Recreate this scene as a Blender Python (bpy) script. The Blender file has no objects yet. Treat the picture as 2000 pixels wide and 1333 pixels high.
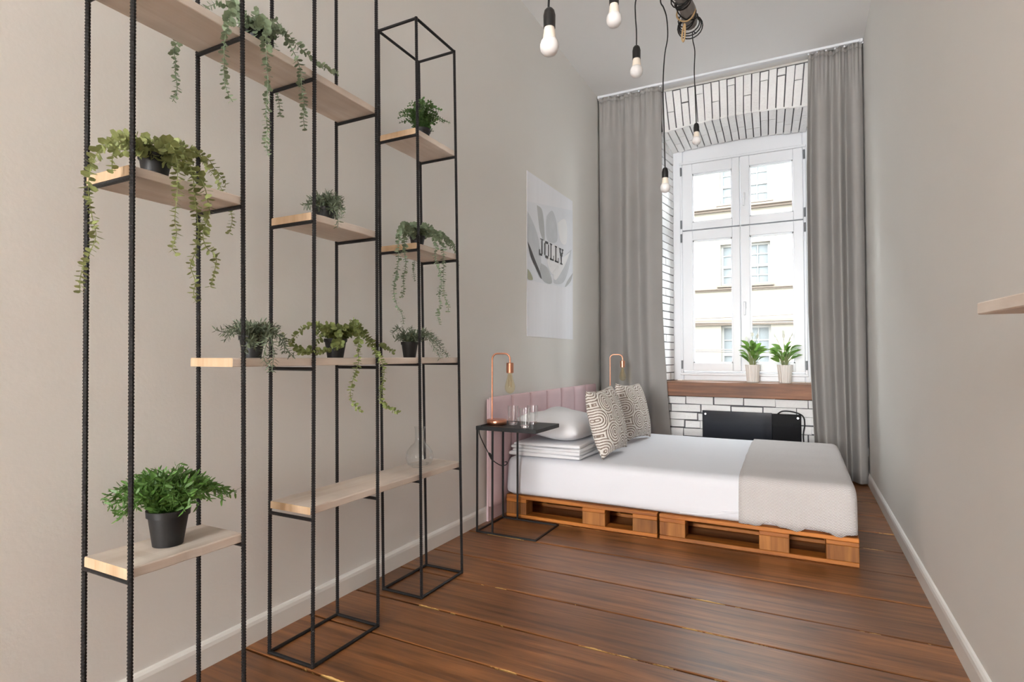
import bpy, bmesh, math, random
from mathutils import Vector, Matrix
random.seed(7)
SC = bpy.context.scene
C = SC.collection
# ------------------------------------------------------------------ camera
IW, IH, FPX = 2000, 1333, 1095.77
YAW, PIT, ROL, CH = 0.475486, 0.0273617, 0.000827, 1.05
_f0 = Vector((-math.sin(YAW), math.cos(YAW), 0)); _r = Vector((math.cos(YAW), math.sin(YAW), 0)); _u0 = Vector((0, 0, 1))
FWD = _f0*math.cos(PIT) + _u0*math.sin(PIT); _u = -_f0*math.sin(PIT) + _u0*math.cos(PIT)
RGT = _r*math.cos(ROL) + _u*math.sin(ROL); UPV = -_r*math.sin(ROL) + _u*math.cos(ROL)
EYE = Vector((0, 0, CH))
cd = bpy.data.cameras.new('camera'); cam = bpy.data.objects.new('camera', cd); C.objects.link(cam)
cd.sensor_width = 36; cd.lens = FPX/IW*36; cd.clip_start = .02; cd.clip_end = 200
cam.matrix_world = Matrix(((RGT.x, UPV.x, -FWD.x, EYE.x), (RGT.y, UPV.y, -FWD.y, EYE.y), (RGT.z, UPV.z, -FWD.z, EYE.z), (0, 0, 0, 1)))
SC.camera = cam
# ------------------------------------------------------------------ sky, lights, exposure
wd = bpy.data.worlds.new('overcast_sky'); SC.world = wd; wd.use_nodes = True
bg = wd.node_tree.nodes['Background']; bg.inputs[0].default_value = (0.93, 0.97, 1.0, 1); bg.inputs[1].default_value = 5.4
SC.view_settings.view_transform = 'Standard'; SC.view_settings.look = 'None'; SC.view_settings.gamma = 1
SC.view_settings.use_curve_mapping = False
SC.view_settings.exposure = 1.72
SC.cycles.max_bounces = 10; SC.cycles.diffuse_bounces = 6; SC.cycles.transparent_max_bounces = 24
SC.cycles.caustics_reflective = False; SC.cycles.caustics_refractive = False
def area(name, loc, rot, sx, sy, e, col):
    l = bpy.data.lights.new(name, 'AREA'); l.shape = 'RECTANGLE'; l.size = sx; l.size_y = sy; l.energy = e; l.color = col
    o = bpy.data.objects.new(name, l); C.objects.link(o); o.location = loc; o.rotation_euler = rot; return o
area('rear_fill_light', (-.66, -8.9, 1.95), (math.radians(90), 0, 0), 1.9, 2.9, 210, (1.0, .99, .97))   # added fill light, shining in through a made-up opening far behind the camera
po_ = area('sky_portal', (-.515, 6.2, 2.0), (math.radians(-90), 0, 0), 1.35, 2.5, 1, (1, 1, 1)); po_.data.cycles.is_portal = True

# ------------------------------------------------------------------ pixel helpers (a pixel gives a direction; the plane gives the distance)
def ray(x, y): return FWD + RGT*((x-IW/2)/FPX) + UPV*((IH/2-y)/FPX)
def PX(x, y, X): d = ray(x, y); return EYE + d*(X/d.x)
def PY(x, y, Y): d = ray(x, y); return EYE + d*(Y/d.y)
def PZ(x, y, z=0): d = ray(x, y); return EYE + d*((z-CH)/d.z)
def PD(x, y, D): return EYE + ray(x, y)*D

# ------------------------------------------------------------------ materials
def lin(c): return tuple((v/255/12.92 if v/255 <= .04045 else ((v/255+.055)/1.055)**2.4) for v in c)
MATS = {}
def _base(name):
    m = bpy.data.materials.new(name); m.use_nodes = True; nt = m.node_tree
    return m, nt, nt.nodes['Principled BSDF']
def N(nt, t, **kw):
    n = nt.nodes.new(t)
    for k, v in kw.items(): setattr(n, k, v)
    return n
def mat(name, rgb, rough=.6, var=.06, scale=6, bump=0, bscale=60, metal=0, stretch=(1, 1, 1), spec=.5, rnd=0, coat=0, sss=0, trans=0):
    if name in MATS: return MATS[name]
    m, nt, b = _base(name); L = nt.links.new; c = lin(rgb)
    tc = N(nt, 'ShaderNodeTexCoord'); mp = N(nt, 'ShaderNodeMapping'); mp.inputs['Scale'].default_value = stretch
    L(tc.outputs['Object'], mp.inputs[0])
    nz = N(nt, 'ShaderNodeTexNoise'); nz.inputs['Scale'].default_value = scale; nz.inputs['Detail'].default_value = 5
    L(mp.outputs[0], nz.inputs[0])
    mx = N(nt, 'ShaderNodeMix', data_type='RGBA')
    mx.inputs[6].default_value = (*[max(0, v*(1-var)) for v in c], 1); mx.inputs[7].default_value = (*[min(1, v*(1+var)) for v in c], 1)
    L(nz.outputs['Fac'], mx.inputs[0]); out = mx.outputs[2]
    if rnd:
        oi = N(nt, 'ShaderNodeObjectInfo'); hs = N(nt, 'ShaderNodeHueSaturation'); mr = N(nt, 'ShaderNodeMapRange')
        mr.inputs[3].default_value = 1-rnd; mr.inputs[4].default_value = 1+rnd
        L(oi.outputs['Random'], mr.inputs[0]); L(mr.outputs[0], hs.inputs['Value']); L(out, hs.inputs['Color']); out = hs.outputs[0]
    L(out, b.inputs['Base Color'])
    b.inputs['Roughness'].default_value = rough; b.inputs['Metallic'].default_value = metal
    b.inputs['Specular IOR Level'].default_value = spec; b.inputs['Coat Weight'].default_value = coat; b.inputs['Coat Roughness'].default_value = .25
    if bump:
        n2 = N(nt, 'ShaderNodeTexNoise'); n2.inputs['Scale'].default_value = bscale; n2.inputs['Detail'].default_value = 4
        L(mp.outputs[0], n2.inputs[0]); bp = N(nt, 'ShaderNodeBump'); bp.inputs['Strength'].default_value = bump; bp.inputs['Distance'].default_value = .01
        L(n2.outputs['Fac'], bp.inputs['Height']); L(bp.outputs[0], b.inputs['Normal'])
    if trans:
        tr = N(nt, 'ShaderNodeBsdfTranslucent'); ms = N(nt, 'ShaderNodeMixShader'); ms.inputs[0].default_value = trans
        L(out, tr.inputs[0]); L(b.outputs[0], ms.inputs[1]); L(tr.outputs[0], ms.inputs[2]); L(ms.outputs[0], nt.nodes['Material Output'].inputs[0])
    MATS[name] = m; return m
def wood(name, a, bcol, rough=.5, axis=0, gs=2.2, wear=None, coat=0, dark=None, rnd=.12, bump=.15):
    if name in MATS: return MATS[name]
    m, nt, b = _base(name); L = nt.links.new
    tc = N(nt, 'ShaderNodeTexCoord'); oi = N(nt, 'ShaderNodeObjectInfo')
    ad = N(nt, 'ShaderNodeVectorMath', operation='ADD'); cx = N(nt, 'ShaderNodeCombineXYZ'); mu = N(nt, 'ShaderNodeMath', operation='MULTIPLY'); mu.inputs[1].default_value = 37
    L(oi.outputs['Random'], mu.inputs[0])
    for i in range(3): L(mu.outputs[0], cx.inputs[i])
    L(tc.outputs['Object'], ad.inputs[0]); L(cx.outputs[0], ad.inputs[1])
    mp = N(nt, 'ShaderNodeMapping'); s = [14, 14, 14]; s[axis] = .9; mp.inputs['Scale'].default_value = s
    L(ad.outputs[0], mp.inputs[0])
    n1 = N(nt, 'ShaderNodeTexNoise'); n1.inputs['Scale'].default_value = gs; n1.inputs['Detail'].default_value = 8; n1.inputs['Roughness'].default_value = .62; n1.inputs['Distortion'].default_value = .4
    L(mp.outputs[0], n1.inputs[0])
    rp = N(nt, 'ShaderNodeValToRGB'); rp.color_ramp.elements[0].position = .32; rp.color_ramp.elements[1].position = .7
    rp.color_ramp.elements[0].color = (*lin(a), 1); rp.color_ramp.elements[1].color = (*lin(bcol), 1)
    L(n1.outputs['Fac'], rp.inputs[0]); out = rp.outputs[0]
    n3 = N(nt, 'ShaderNodeTexNoise'); n3.inputs['Scale'].default_value = 2.3; n3.inputs['Detail'].default_value = 4
    L(ad.outputs[0], n3.inputs[0])
    hs = N(nt, 'ShaderNodeHueSaturation'); mr = N(nt, 'ShaderNodeMapRange'); mr.inputs[3].default_value = 1-rnd; mr.inputs[4].default_value = 1+rnd
    L(oi.outputs['Random'], mr.inputs[0])
    m2 = N(nt, 'ShaderNodeMapRange'); m2.inputs[1].default_value = .3; m2.inputs[2].default_value = .7; m2.inputs[3].default_value = .72; m2.inputs[4].default_value = 1.22
    L(n3.outputs['Fac'], m2.inputs[0]); mm = N(nt, 'ShaderNodeMath', operation='MULTIPLY'); L(mr.outputs[0], mm.inputs[0]); L(m2.outputs[0], mm.inputs[1])
    L(mm.outputs[0], hs.inputs['Value']); L(out, hs.inputs['Color']); out = hs.outputs[0]
    if wear:   # raw, splintered wood along the plank's near edge
        sp = N(nt, 'ShaderNodeSeparateXYZ'); L(tc.outputs['Object'], sp.inputs[0])
        n4 = N(nt, 'ShaderNodeTexNoise'); n4.inputs['Scale'].default_value = 1.5; n4.inputs['Detail'].default_value = 6; n4.inputs['Roughness'].default_value = .7
        mp4 = N(nt, 'ShaderNodeMapping'); mp4.inputs['Scale'].default_value = (1.2, .1, 1); L(ad.outputs[0], mp4.inputs[0]); L(mp4.outputs[0], n4.inputs[0])
        w = N(nt, 'ShaderNodeMapRange'); w.inputs[1].default_value = .49; w.inputs[2].default_value = .78; w.inputs[3].default_value = 0; w.inputs[4].default_value = .022
        L(n4.outputs['Fac'], w.inputs[0]); lt = N(nt, 'ShaderNodeMath', operation='LESS_THAN'); L(sp.outputs[1], lt.inputs[0]); L(w.outputs[0], lt.inputs[1])
        mx = N(nt, 'ShaderNodeMix', data_type='RGBA'); mx.inputs[7].default_value = (*lin(wear), 1); L(lt.outputs[0], mx.inputs[0]); L(out, mx.inputs[6]); out = mx.outputs[2]
    L(out, b.inputs['Base Color']); b.inputs['Roughness'].default_value = rough; b.inputs['Coat Weight'].default_value = coat; b.inputs['Coat Roughness'].default_value = .3
    bp = N(nt, 'ShaderNodeBump'); bp.inputs['Strength'].default_value = bump; bp.inputs['Distance'].default_value = .006
    L(n1.outputs['Fac'], bp.inputs['Height']); L(bp.outputs[0], b.inputs['Normal'])
    MATS[name] = m; return m
def glass_thin(name, tint=(1, 1, 1), refl=.06):
    m, nt, b = _base(name); L = nt.links.new; o = nt.nodes['Material Output']; nt.nodes.remove(b)
    t = N(nt, 'ShaderNodeBsdfTransparent'); t.inputs[0].default_value = (*tint, 1); g = N(nt, 'ShaderNodeBsdfGlossy'); g.inputs['Roughness'].default_value = .02
    lw = N(nt, 'ShaderNodeLayerWeight'); lw.inputs[0].default_value = .25
    ma = N(nt, 'ShaderNodeMath', operation='MULTIPLY_ADD'); ma.inputs[1].default_value = .75; ma.inputs[2].default_value = refl; L(lw.outputs['Facing'], ma.inputs[0])
    pw = N(nt, 'ShaderNodeMath', operation='POWER'); pw.inputs[1].default_value = 1.8; L(ma.outputs[0], pw.inputs[0])
    mx = N(nt, 'ShaderNodeMixShader'); L(pw.outputs[0], mx.inputs[0]); L(t.outputs[0], mx.inputs[1]); L(g.outputs[0], mx.inputs[2]); L(mx.outputs[0], o.inputs[0])
    MATS[name] = m; return m
def math_mat(name, build, rough=.85):
    m, nt, b = _base(name); b.inputs['Roughness'].default_value = rough; build(nt, b); MATS[name] = m; return m

PAINT = (231, 229, 225)
m_wall = mat('wall_paint', PAINT, .85, .025, 1.3, .05, 90)
m_ceil = mat('ceiling_paint', (243, 243, 243), .9, .015, 1.0)
m_white = mat('white_lacquer', (228, 231, 236), .35, .02, 4)
m_base = mat('baseboard_paint', (232, 230, 226), .45, .03, 5)
m_brick = mat('white_painted_brick', (240, 240, 240), .7, .05, 9, .5, 55, rnd=.05)
m_mortar = mat('dark_mortar', (92, 92, 96), .95, .35, 14, .6, 70)
m_plank = wood('stained_floorboard', (94, 57, 29), (164, 107, 60), .37, 0, 2.3, wear=(206, 168, 104), coat=.25, rnd=.14)
m_gap = mat('dark_floor_gap', (26, 17, 12), .95)
m_sill = wood('oiled_oak_sill', (104, 62, 36), (160, 104, 66), .5, 0, 1.6)
m_shelf = wood('whitewashed_pine', (216, 200, 186), (236, 226, 216), .7, 1, 1.4, rnd=.04, bump=.1)
m_endg = wood('raw_pine_end', (186, 156, 122), (212, 186, 156), .8, 2, 2.0, rnd=.1)
m_steel = mat('blackened_steel', (32, 31, 32), .45, .3, 30, .15, 120, metal=.35, rnd=.1)
m_tablesteel = mat('black_powder_coat', (22, 22, 23), .5, .2, 20)
m_tabletop = wood('black_stained_wood', (26, 26, 27), (46, 46, 48), .5, 0, 2, rnd=.05)
m_pot = mat('black_plastic', (26, 26, 27), .5, .15, 20)
m_soil = mat('dark_soil', (38, 28, 22), .95, .4, 60, .8, 120)
m_cur = mat('grey_linen_curtain', (157, 154, 151), .95, .10, 3, .15, 400, stretch=(1, 1, 1))
m_pallet = wood('orange_stained_pallet', (136, 74, 24), (196, 122, 48), .55, 0, 1.8, rnd=.14)
m_palletb = wood('pallet_block', (124, 72, 26), (180, 118, 56), .65, 2, 1.5, rnd=.2)
m_sheet = mat('white_bed_sheet', (224, 225, 231), .9, .012, 3, .35, 4)
m_duvet = mat('white_duvet_cotton', (226, 226, 229), .92, .02, 4, .4, 9)
m_pink = mat('pink_velvet', (228, 200, 205), .8, .05, 8, .08, 200, rnd=.02)
m_copper = mat('brushed_copper', (214, 152, 124), .28, .05, 30, metal=1)
m_black = mat('black_bakelite', (24, 24, 25), .35, .1, 10)
m_cable = mat('black_cable', (20, 20, 21), .6, .1, 10)
m_bulb = mat('opal_bulb', (232, 231, 231), .3, .01, 5)
m_bulbneck = mat('cream_bulb_neck', (232, 222, 208), .45, .02, 5)
m_amber = glass_thin('amber_glass', (.985, .94, .80), .10)
m_glass = glass_thin('clear_glass', (.985, .99, .99), .16)
m_pane = glass_thin('window_glass', (.97, .985, .98), .02)
m_heater = mat('black_glass_panel', (24, 27, 36), .12, .05, 3)
m_heater2 = mat('black_gloss_control', (14, 15, 19), .06, .05, 3)
m_chrome = mat('steel_screw', (200, 200, 202), .25, .02, 5, metal=1)
m_hinge = mat('grey_hinge', (120, 122, 126), .4, .1, 20, metal=.6)
m_rope = mat('jute_rope', (190, 160, 118), .9, .2, 60, .6, 200)
m_log = mat('grey_bark', (150, 148, 146), .9, .35, 18, .8, 40, stretch=(1, .2, 1))
m_logcut = mat('pale_cut_wood', (196, 188, 176), .8, .12, 30)
m_ceramic = mat('white_ceramic', (236, 232, 226), .4, .02, 6)
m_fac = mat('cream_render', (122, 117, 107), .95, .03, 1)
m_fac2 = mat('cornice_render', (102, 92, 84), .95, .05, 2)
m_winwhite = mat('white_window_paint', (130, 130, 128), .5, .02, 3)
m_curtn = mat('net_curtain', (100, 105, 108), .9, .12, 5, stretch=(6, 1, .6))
m_wire = mat('street_cable', (120, 112, 108), .7)
m_euc = mat('eucalyptus_leaf', (136, 152, 124), .6, .5, 60, rnd=.1, trans=.25)
m_euc2 = mat('olive_eucalyptus_leaf', (148, 156, 100), .6, .5, 60, rnd=.1, trans=.25)
m_euc3 = mat('lime_trailing_leaf', (138, 150, 90), .6, .55, 60, rnd=.12, trans=.25)
m_ros = mat('grey_green_needle', (98, 110, 88), .6, .3, 30, rnd=.15)
m_bush = mat('bright_green_leaf', (88, 126, 58), .45, .4, 60, rnd=.2, trans=.25)
m_box = mat('dark_green_leaf', (82, 114, 62), .5, .55, 60, rnd=.2, trans=.25)
m_lily = mat('peace_lily_leaf', (112, 150, 72), .4, .5, 25, rnd=.25, trans=.4)
m_stem = mat('pale_green_stem', (142, 150, 104), .7, .1, 20)
m_spathe = mat('white_spathe', (240, 242, 232), .6, .02, 8)

# ------------------------------------------------------------------ mesh builder
class MB:
    def __init__(s): s.v = []; s.f = []
    def add(s, vs, fs):
        o = len(s.v); s.v += [Vector(p) for p in vs]; s.f += [tuple(i+o for i in f) for f in fs]; return s
    def box(s, x0, x1, y0, y1, z0, z1):
        vs = [(x, y, z) for x in (x0, x1) for y in (y0, y1) for z in (z0, z1)]
        return s.add(vs, [(0, 1, 3, 2), (4, 6, 7, 5), (0, 4, 5, 1), (2, 3, 7, 6), (0, 2, 6, 4), (1, 5, 7, 3)])
    def prism(s, pts, d):   # polygon pts (3D) extruded by vector d
        n = len(pts); d = Vector(d); vs = [Vector(p) for p in pts] + [Vector(p)+d for p in pts]
        return s.add(vs, [tuple(range(n-1, -1, -1)), tuple(range(n, 2*n))] + [(i, (i+1) % n, (i+1) % n+n, i+n) for i in range(n)])
    def lathe(s, prof, c, n=24, caps=True):
        c = Vector(c); vs = []; fs = []
        for r, z in prof:
            for k in range(n): a = 2*math.pi*k/n; vs.append(c+Vector((r*math.cos(a), r*math.sin(a), z)))
        for j in range(len(prof)-1):
            for k in range(n): fs.append((j*n+k, j*n+(k+1) % n, (j+1)*n+(k+1) % n, (j+1)*n+k))
        if caps: fs.append(tuple(range(n-1, -1, -1))); fs.append(tuple(range((len(prof)-1)*n, len(prof)*n)))
        return s.add(vs, fs)
    def tube(s, path, r, n=8, rad=None):
        path = [Vector(p) for p in path]; vs = []; fs = []; m = len(path); up = None
        for j, p in enumerate(path):
            t = (path[min(j+1, m-1)]-path[max(j-1, 0)]).normalized()
            if up is None:
                up = Vector((0, 0, 1)) if abs(t.z) < .9 else Vector((1, 0, 0))
            a = t.cross(up).normalized(); up = a.cross(t).normalized()
            rr = rad[j] if rad else r
            for k in range(n): q = 2*math.pi*k/n; vs.append(p+a*(rr*math.cos(q))+up*(rr*math.sin(q)))
        for j in range(m-1):
            for k in range(n): fs.append((j*n+k, j*n+(k+1) % n, (j+1)*n+(k+1) % n, (j+1)*n+k))
        fs += [tuple(range(n-1, -1, -1)), tuple(range((m-1)*n, m*n))]
        return s.add(vs, fs)
    def build(s, name, m, parent=None, smooth=False, org=None, bevel=0, seg=1):
        o0 = org if org is not None else (parent_loc(parent) if parent else Vector((0, 0, 0)))
        me = bpy.data.meshes.new(name); me.from_pydata([v-Vector(o0) for v in s.v], [], s.f)
        bm = bmesh.new(); bm.from_mesh(me)
        if bevel: bmesh.ops.bevel(bm, geom=bm.edges[:], offset=bevel, segments=seg, affect='EDGES', profile=.5, clamp_overlap=True)
        bmesh.ops.recalc_face_normals(bm, faces=bm.faces[:]); bm.to_mesh(me); bm.free()
        if smooth:
            me.polygons.foreach_set('use_smooth', [True]*len(me.polygons))
            if smooth != 'all': me.set_sharp_from_angle(angle=math.radians(50))
        me.materials.append(m); o = bpy.data.objects.new(name, me); C.objects.link(o)
        if parent: o.parent = parent; o.location = Vector(o0)-parent_loc(parent)
        else: o.location = o0
        return o
def parent_loc(p):
    l = Vector((0, 0, 0))
    while p: l += p.location; p = p.parent
    return l
def tag(o, label, cat=None, group=None):
    o['label'] = label
    if cat: o['category'] = cat
    if group: o['group'] = group
    return o
def thing(name, loc, label, cat, group=None):
    o = bpy.data.objects.new(name, None); o.empty_display_size = .1; C.objects.link(o); o.location = loc
    return tag(o, label, cat, group)
def struct(o): o['kind'] = 'structure'; return o
def catmull(pts, n=6):
    P = [Vector(p) for p in pts]; out = []
    for i in range(len(P)-1):
        p0, p1, p2, p3 = P[max(i-1, 0)], P[i], P[i+1], P[min(i+2, len(P)-1)]
        for k in range(n):
            t = k/n; out.append(.5*((2*p1)+(p2-p0)*t+(2*p0-5*p1+4*p2-p3)*t*t+(3*p1-p0-3*p2+p3)*t**3))
    return out+[P[-1]]

# ------------------------------------------------------------------ room shell
XL, XR, YB, YW, ZC, YN = -1.806, .491, 5.55, 5.9, 3.68, -8.5
XC = -.515                     # window centre
OL, OR_ = -1.21, .18           # opening in the inner wall face
def zfront(x): return 3.305-.1*(x-XC)**2
def zback(x): return 3.195-.085*(x-XC)**2
floor = struct(MB().box(XL-.1, XR+.1, YN, 6.1, -.2, -.03).build('floor', m_gap))
ceil = struct(MB().box(XL-.1, XR+.1, YN, 6.1, ZC, ZC+.2).build('ceiling', m_ceil))
struct(MB().box(XL-.12, XL, YN, 6.1, -.2, ZC).build('wall_left', m_wall))
struct(MB().box(XR, XR+.12, YN, 6.1, -.2, ZC).build('wall_right', m_wall))
ys = [5.6, 5.15, 4.78, 4.40, 4.0, 3.65, 3.27, 2.91, 2.55, 2.26, 1.95, 1.68, 1.38, 1.05, .72, .38, .02, -.35, -.7, -1.05, -1.4, -1.75, -2.1, -2.45, -2.8] + [-3.15-.35*k for k in range(15)] + [-8.5]
for i in range(len(ys)-1):
    y1, y0 = ys[i], ys[i+1]; g = .0048; xa, xb = XL+.002, XR-.002; mb = MB(); n = 14; vs = []; fs = []
    dz = random.uniform(-.0015, .0012)
    rows = []
    for k in range(n+1):
        x = xa+(xb-xa)*k/n; w0 = random.uniform(-.004, .003); w1 = random.uniform(-.0015, .0015)
        rows.append((x, y0+g+w0, y1-g+w1))
    for x, a, b in rows: vs += [(x, a, -.03), (x, a, dz-.002), (x, a+.004, dz), (x, b-.003, dz), (x, b, dz-.002), (x, b, -.03)]
    for k in range(n):
        for j in range(5): fs.append((k*6+j, k*6+6+j, k*6+7+j, k*6+1+j))
    o = mb.add(vs, fs).build('plank', m_plank, floor, org=Vector((xa, y0, 0)))
def base(name, x, sgn):
    pr = [(0, 0), (.016, 0), (.016, .066), (.013, .078), (.007, .085), (0, .088)]
    struct(MB().prism([(x+sgn*a, YN, b) for a, b in pr], (0, YB-YN, 0)).build(name, m_base))
wr_ = MB()
wr_.box(XL, XR, YN-.2, YN, -.03, .45).box(XL, XR, YN-.2, YN, 3.45, ZC).box(XL, -1.62, YN-.2, YN, .45, 3.45).box(.30, XR, YN-.2, YN, .45, 3.45)
struct(wr_.build('wall_rear', m_wall))  # unseen rear wall; its opening is added to let the fill light in
base('baseboard_left', XL, 1); base('baseboard_right', XR, -1)
# back wall: solid pieces round the opening
wb = MB()
wb.box(XL, OL, YB, 6.1, -.03, ZC).box(OR_, XR, YB, 6.1, -.03, ZC).box(OL, OR_, YB, 6.1, -.03, .675)
K = 16
top = [(OL+(OR_-OL)*k/K) for k in range(K+1)]
for k in range(K):
    a, b = top[k], top[k+1]
    vs = [(a, YB, zfront(a)), (b, YB, zfront(b)), (b, YB, ZC), (a, YB, ZC), (a, 6.1, zback(a)), (b, 6.1, zback(b)), (b, 6.1, ZC), (a, 6.1, ZC)]
    wb.add(vs, [(0, 1, 2, 3), (4, 7, 6, 5), (0, 4, 5, 1)])
wall_back = struct(wb.build('wall_back', m_mortar))
BR = []
def brick(p00, p10, p11, p01, nrm, parent):   # quad corners on the face, proud along nrm
    nrm = Vector(nrm); d = random.uniform(.007, .013)
    q = [Vector(p) for p in (p00, p10, p11, p01)]; c = sum(q, Vector())/4
    vs = [p-nrm*.004 for p in q]; vm = [p+nrm*(d-.003) for p in q]
    vt = [c+(p-c)*1 for p in q]; vt = [p+(c-p).normalized()*.005+nrm*d+Vector((random.uniform(-1, 1), 0, random.uniform(-1, 1)))*.001 for p in q]
    f = []
    for i in range(4):
        j = (i+1) % 4; f += [(i, j, 4+j, 4+i), (4+i, 4+j, 8+j, 8+i)]
    f.append((8, 9, 10, 11))
    return MB().add(vs+vm+vt, f).build('brick', m_brick, parent, org=c)
jg = .0045
def jit(a=.0025): return random.uniform(-a, a)
# below the sill, horizontal courses
z = .672; row = 0
while z > .12:
    z0 = z-.076; x = -1.50+(.13 if row % 2 else 0)-random.uniform(0, .05)
    while x < .3:
        w = random.choice((.25, .26, .27, .27, .13)) if row % 3 else random.choice((.25, .26, .14, .27))
        a, b = x+jg+jit(.005), x+w-jg+jit(.005); t0, t1 = z0+jg+jit(.004), z-jg+jit(.004)
        brick((a+jit(), YB, t0), (b, YB, t0+jit(.004)), (b+jit(), YB, t1), (a, YB, t1+jit(.004)), (0, -1, 0), wall_back); x += w
    z = z0; row += 1
# arch of upright bricks above the opening
NA = 20; RAD = 6.0
for k in range(NA):
    def xb(i, zz, base): return base(i)
    t0 = k/NA; t1 = (k+1)/NA
    def xat(t, zz):  # joints fan out towards the top
        x = OL+.02+(OR_-OL-.04)*t; return x+(x-XC)*(zz-3.28)*.16
    cuts = [0, random.choice((.45, .62, .75, .8)), 1] if k % 2 else [0, 1]
    zb, zt = zfront(OL+(OR_-OL)*(t0+t1)/2), 3.657
    for i in range(len(cuts)-1):
        u0, u1 = cuts[i], cuts[i+1]; za, zz = zb+(zt-zb)*u0+(jg if i else -.008), zb+(zt-zb)*u1-jg+jit(.004)
        brick((xat(t0, za)+jg+jit(), YB, za), (xat(t1, za)-jg, YB, za+jit()), (xat(t1, zz)-jg+jit(), YB, zz), (xat(t0, zz)+jg, YB, zz+jit()), (0, -1, 0), wall_back)
# plaster strip under the ceiling
MB().box(OL-.05, OR_+.05, YB-.012, YB+.001, 3.66, ZC).build('plaster_strip', m_base, wall_back)
# soffit bricks (under the arch) running back to the window
FL, FR = -1.165, .135
for k in range(NA):
    t0, t1 = k/NA, (k+1)/NA
    cuts = [0, random.choice((.35, .5, .62)), 1]
    for i in range(2):
        q = []
        for t, u, s in ((t0, cuts[i], 1), (t1, cuts[i], -1), (t1, cuts[i+1], -1), (t0, cuts[i+1], 1)):
            xf = OL+(OR_-OL)*t; xk = FL+(FR-FL)*t; x = xf+(xk-xf)*u; y = YB+(YW-YB)*u
            zz = zfront(xf)+(zback(xk)-zfront(xf))*u*(YW-YB)/(YW-YB)
            q.append(Vector((x+s*jg, y+((.004 if i else -.008) if u == cuts[i] else -.004), zz)))
        brick(q[0], q[1], q[2], q[3], (0, -.1, -1), wall_back)
# the two reveals
for nm, xf, xk, nx in (('wall_reveal_left', OL, FL, 1), ('wall_reveal_right', OR_, FR, -1)):
    wr = struct(MB().prism([(xf, YB+.005, .70), (xk, YW+.05, .70), (xk-nx*.12, YW+.05, .70), (xf-nx*.10, YB+.005, .70)], (0, 0, zback(xk)-.7+.02)).build(nm, m_mortar))
    z = .812; r = 0
    while z < zfront(xf)-.03:
        z1 = z+.0765; cut = [0, .3, 1] if r % 2 else [0, .68, 1]
        if random.random() < .3: cut = [0, 1]
        for i in range(len(cut)-1):
            q = []
            for u, zz in ((cut[i], z), (cut[i+1], z), (cut[i+1], z1), (cut[i], z1)):
                y = YB+(YW-YB)*u; x = xf+(xk-xf)*u
                q.append(Vector((x, y+(.005 if u == cut[i] else -.005), min(zz, zfront(xf)+(zback(xk)-zfront(xf))*u)+(jg if zz == z else -jg)+jit(.0015))))
            brick(*q, (nx, -.12, 0), wr)
        z = z1; r += 1

# ------------------------------------------------------------------ window
win = bpy.data.objects.new('window_1', None); C.objects.link(win); win.location = (XC, YW, .81); struct(win)
tag(win, 'white four-sash window with a deep head board')
fr = MB()
fl, frr = -1.165, .135
fr.box(fl, fl+.10, YW, YW+.12, .81, 3.2).box(frr-.10, frr, YW, YW+.12, .81, 3.2).box(fl+.1, frr-.1, YW, YW+.12, .81, .90)
fr.box(fl+.1, frr-.1, YW+.012, YW+.12, 3.02, 3.2).box(fl+.1, frr-.1, YW+.03, YW+.12, 2.32, 2.345)
fr.build('frame', m_white, win, bevel=.006)
fr2 = MB()   # raised bead round the sashes
fr2.box(fl+.07, frr-.07, YW-.012, YW+.02, 3.02, 3.045).box(fl+.075, fl+.10, YW-.012, YW, .88, 3.02).box(frr-.10, frr-.075, YW-.012, YW, .88, 3.02).box(fl+.07, frr-.07, YW-.02, YW, .86, .885)
fr2.build('bead', m_white, win, bevel=.005)
for (x0, x1, z0, z1, px0, px1, pz0, pz1, side) in ((-1.065, -.518, 2.338, 3.015, -.967, -.587, 2.412, 2.91, -1), (-.512, .035, 2.338, 3.015, -.43, -.047, 2.416, 2.915, 1),
                                              (-1.065, -.518, .905, 2.328, -.967, -.590, .985, 2.228, -1), (-.512, .035, .905, 2.328, -.431, -.048, .988, 2.228, 1)):
    sb = MB().box(x0, px0, YW-.02, YW+.05, z0, z1).box(px1, x1, YW-.02, YW+.05, z0, z1).box(px0, px1, YW-.02, YW+.05, z0, pz0).box(px0, px1, YW-.02, YW+.05, pz1, z1)
    sash = sb.build('sash', m_white, win, bevel=.004)
    bd = MB()
    for a in ((px0-.004, px0+.012, pz0, pz1), (px1-.012, px1+.004, pz0, pz1), (px0, px1, pz0-.004, pz0+.012), (px0, px1, pz1-.012, pz1+.004)):
        bd.box(a[0], a[1], YW-.004, YW+.03, a[2], a[3])
    bd.build('glazing_bead', m_white, sash)
    MB().box(px0, px1, YW+.012, YW+.016, pz0, pz1).build('pane', m_pane, sash)
    hx = x0-.012 if side < 0 else x1+.012
    for hz in (z0+.06, z1-.07):
        MB().lathe([(.009, 0), (.009, .085)], (hx, YW-.02, hz-.04), 10).build('hinge', m_hinge, sash, True)
    if side > 0:
        hz = 2.62 if z0 > 2 else 1.55
        hb = MB().box(x0+.018, x0+.048, YW-.03, YW-.02, hz-.035, hz+.035); hb.box(x0+.024, x0+.042, YW-.055, YW-.03, hz+.005, hz+.025).box(x0+.024, x0+.042, YW-.062, YW-.048, hz-.10, hz+.03)
        hb.build('handle', m_white, sash, bevel=.004)
# sill beam
sill = tag(MB().box(OL-.03, OR_+.03, 5.47, YB, .675, .808).box(OL+.012, OR_-.012, YB-.02, YW-.001, .69, .808).build('window_sill', m_sill, bevel=.004), 'thick brown oak beam as window sill above the black heater', 'window sill')

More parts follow.
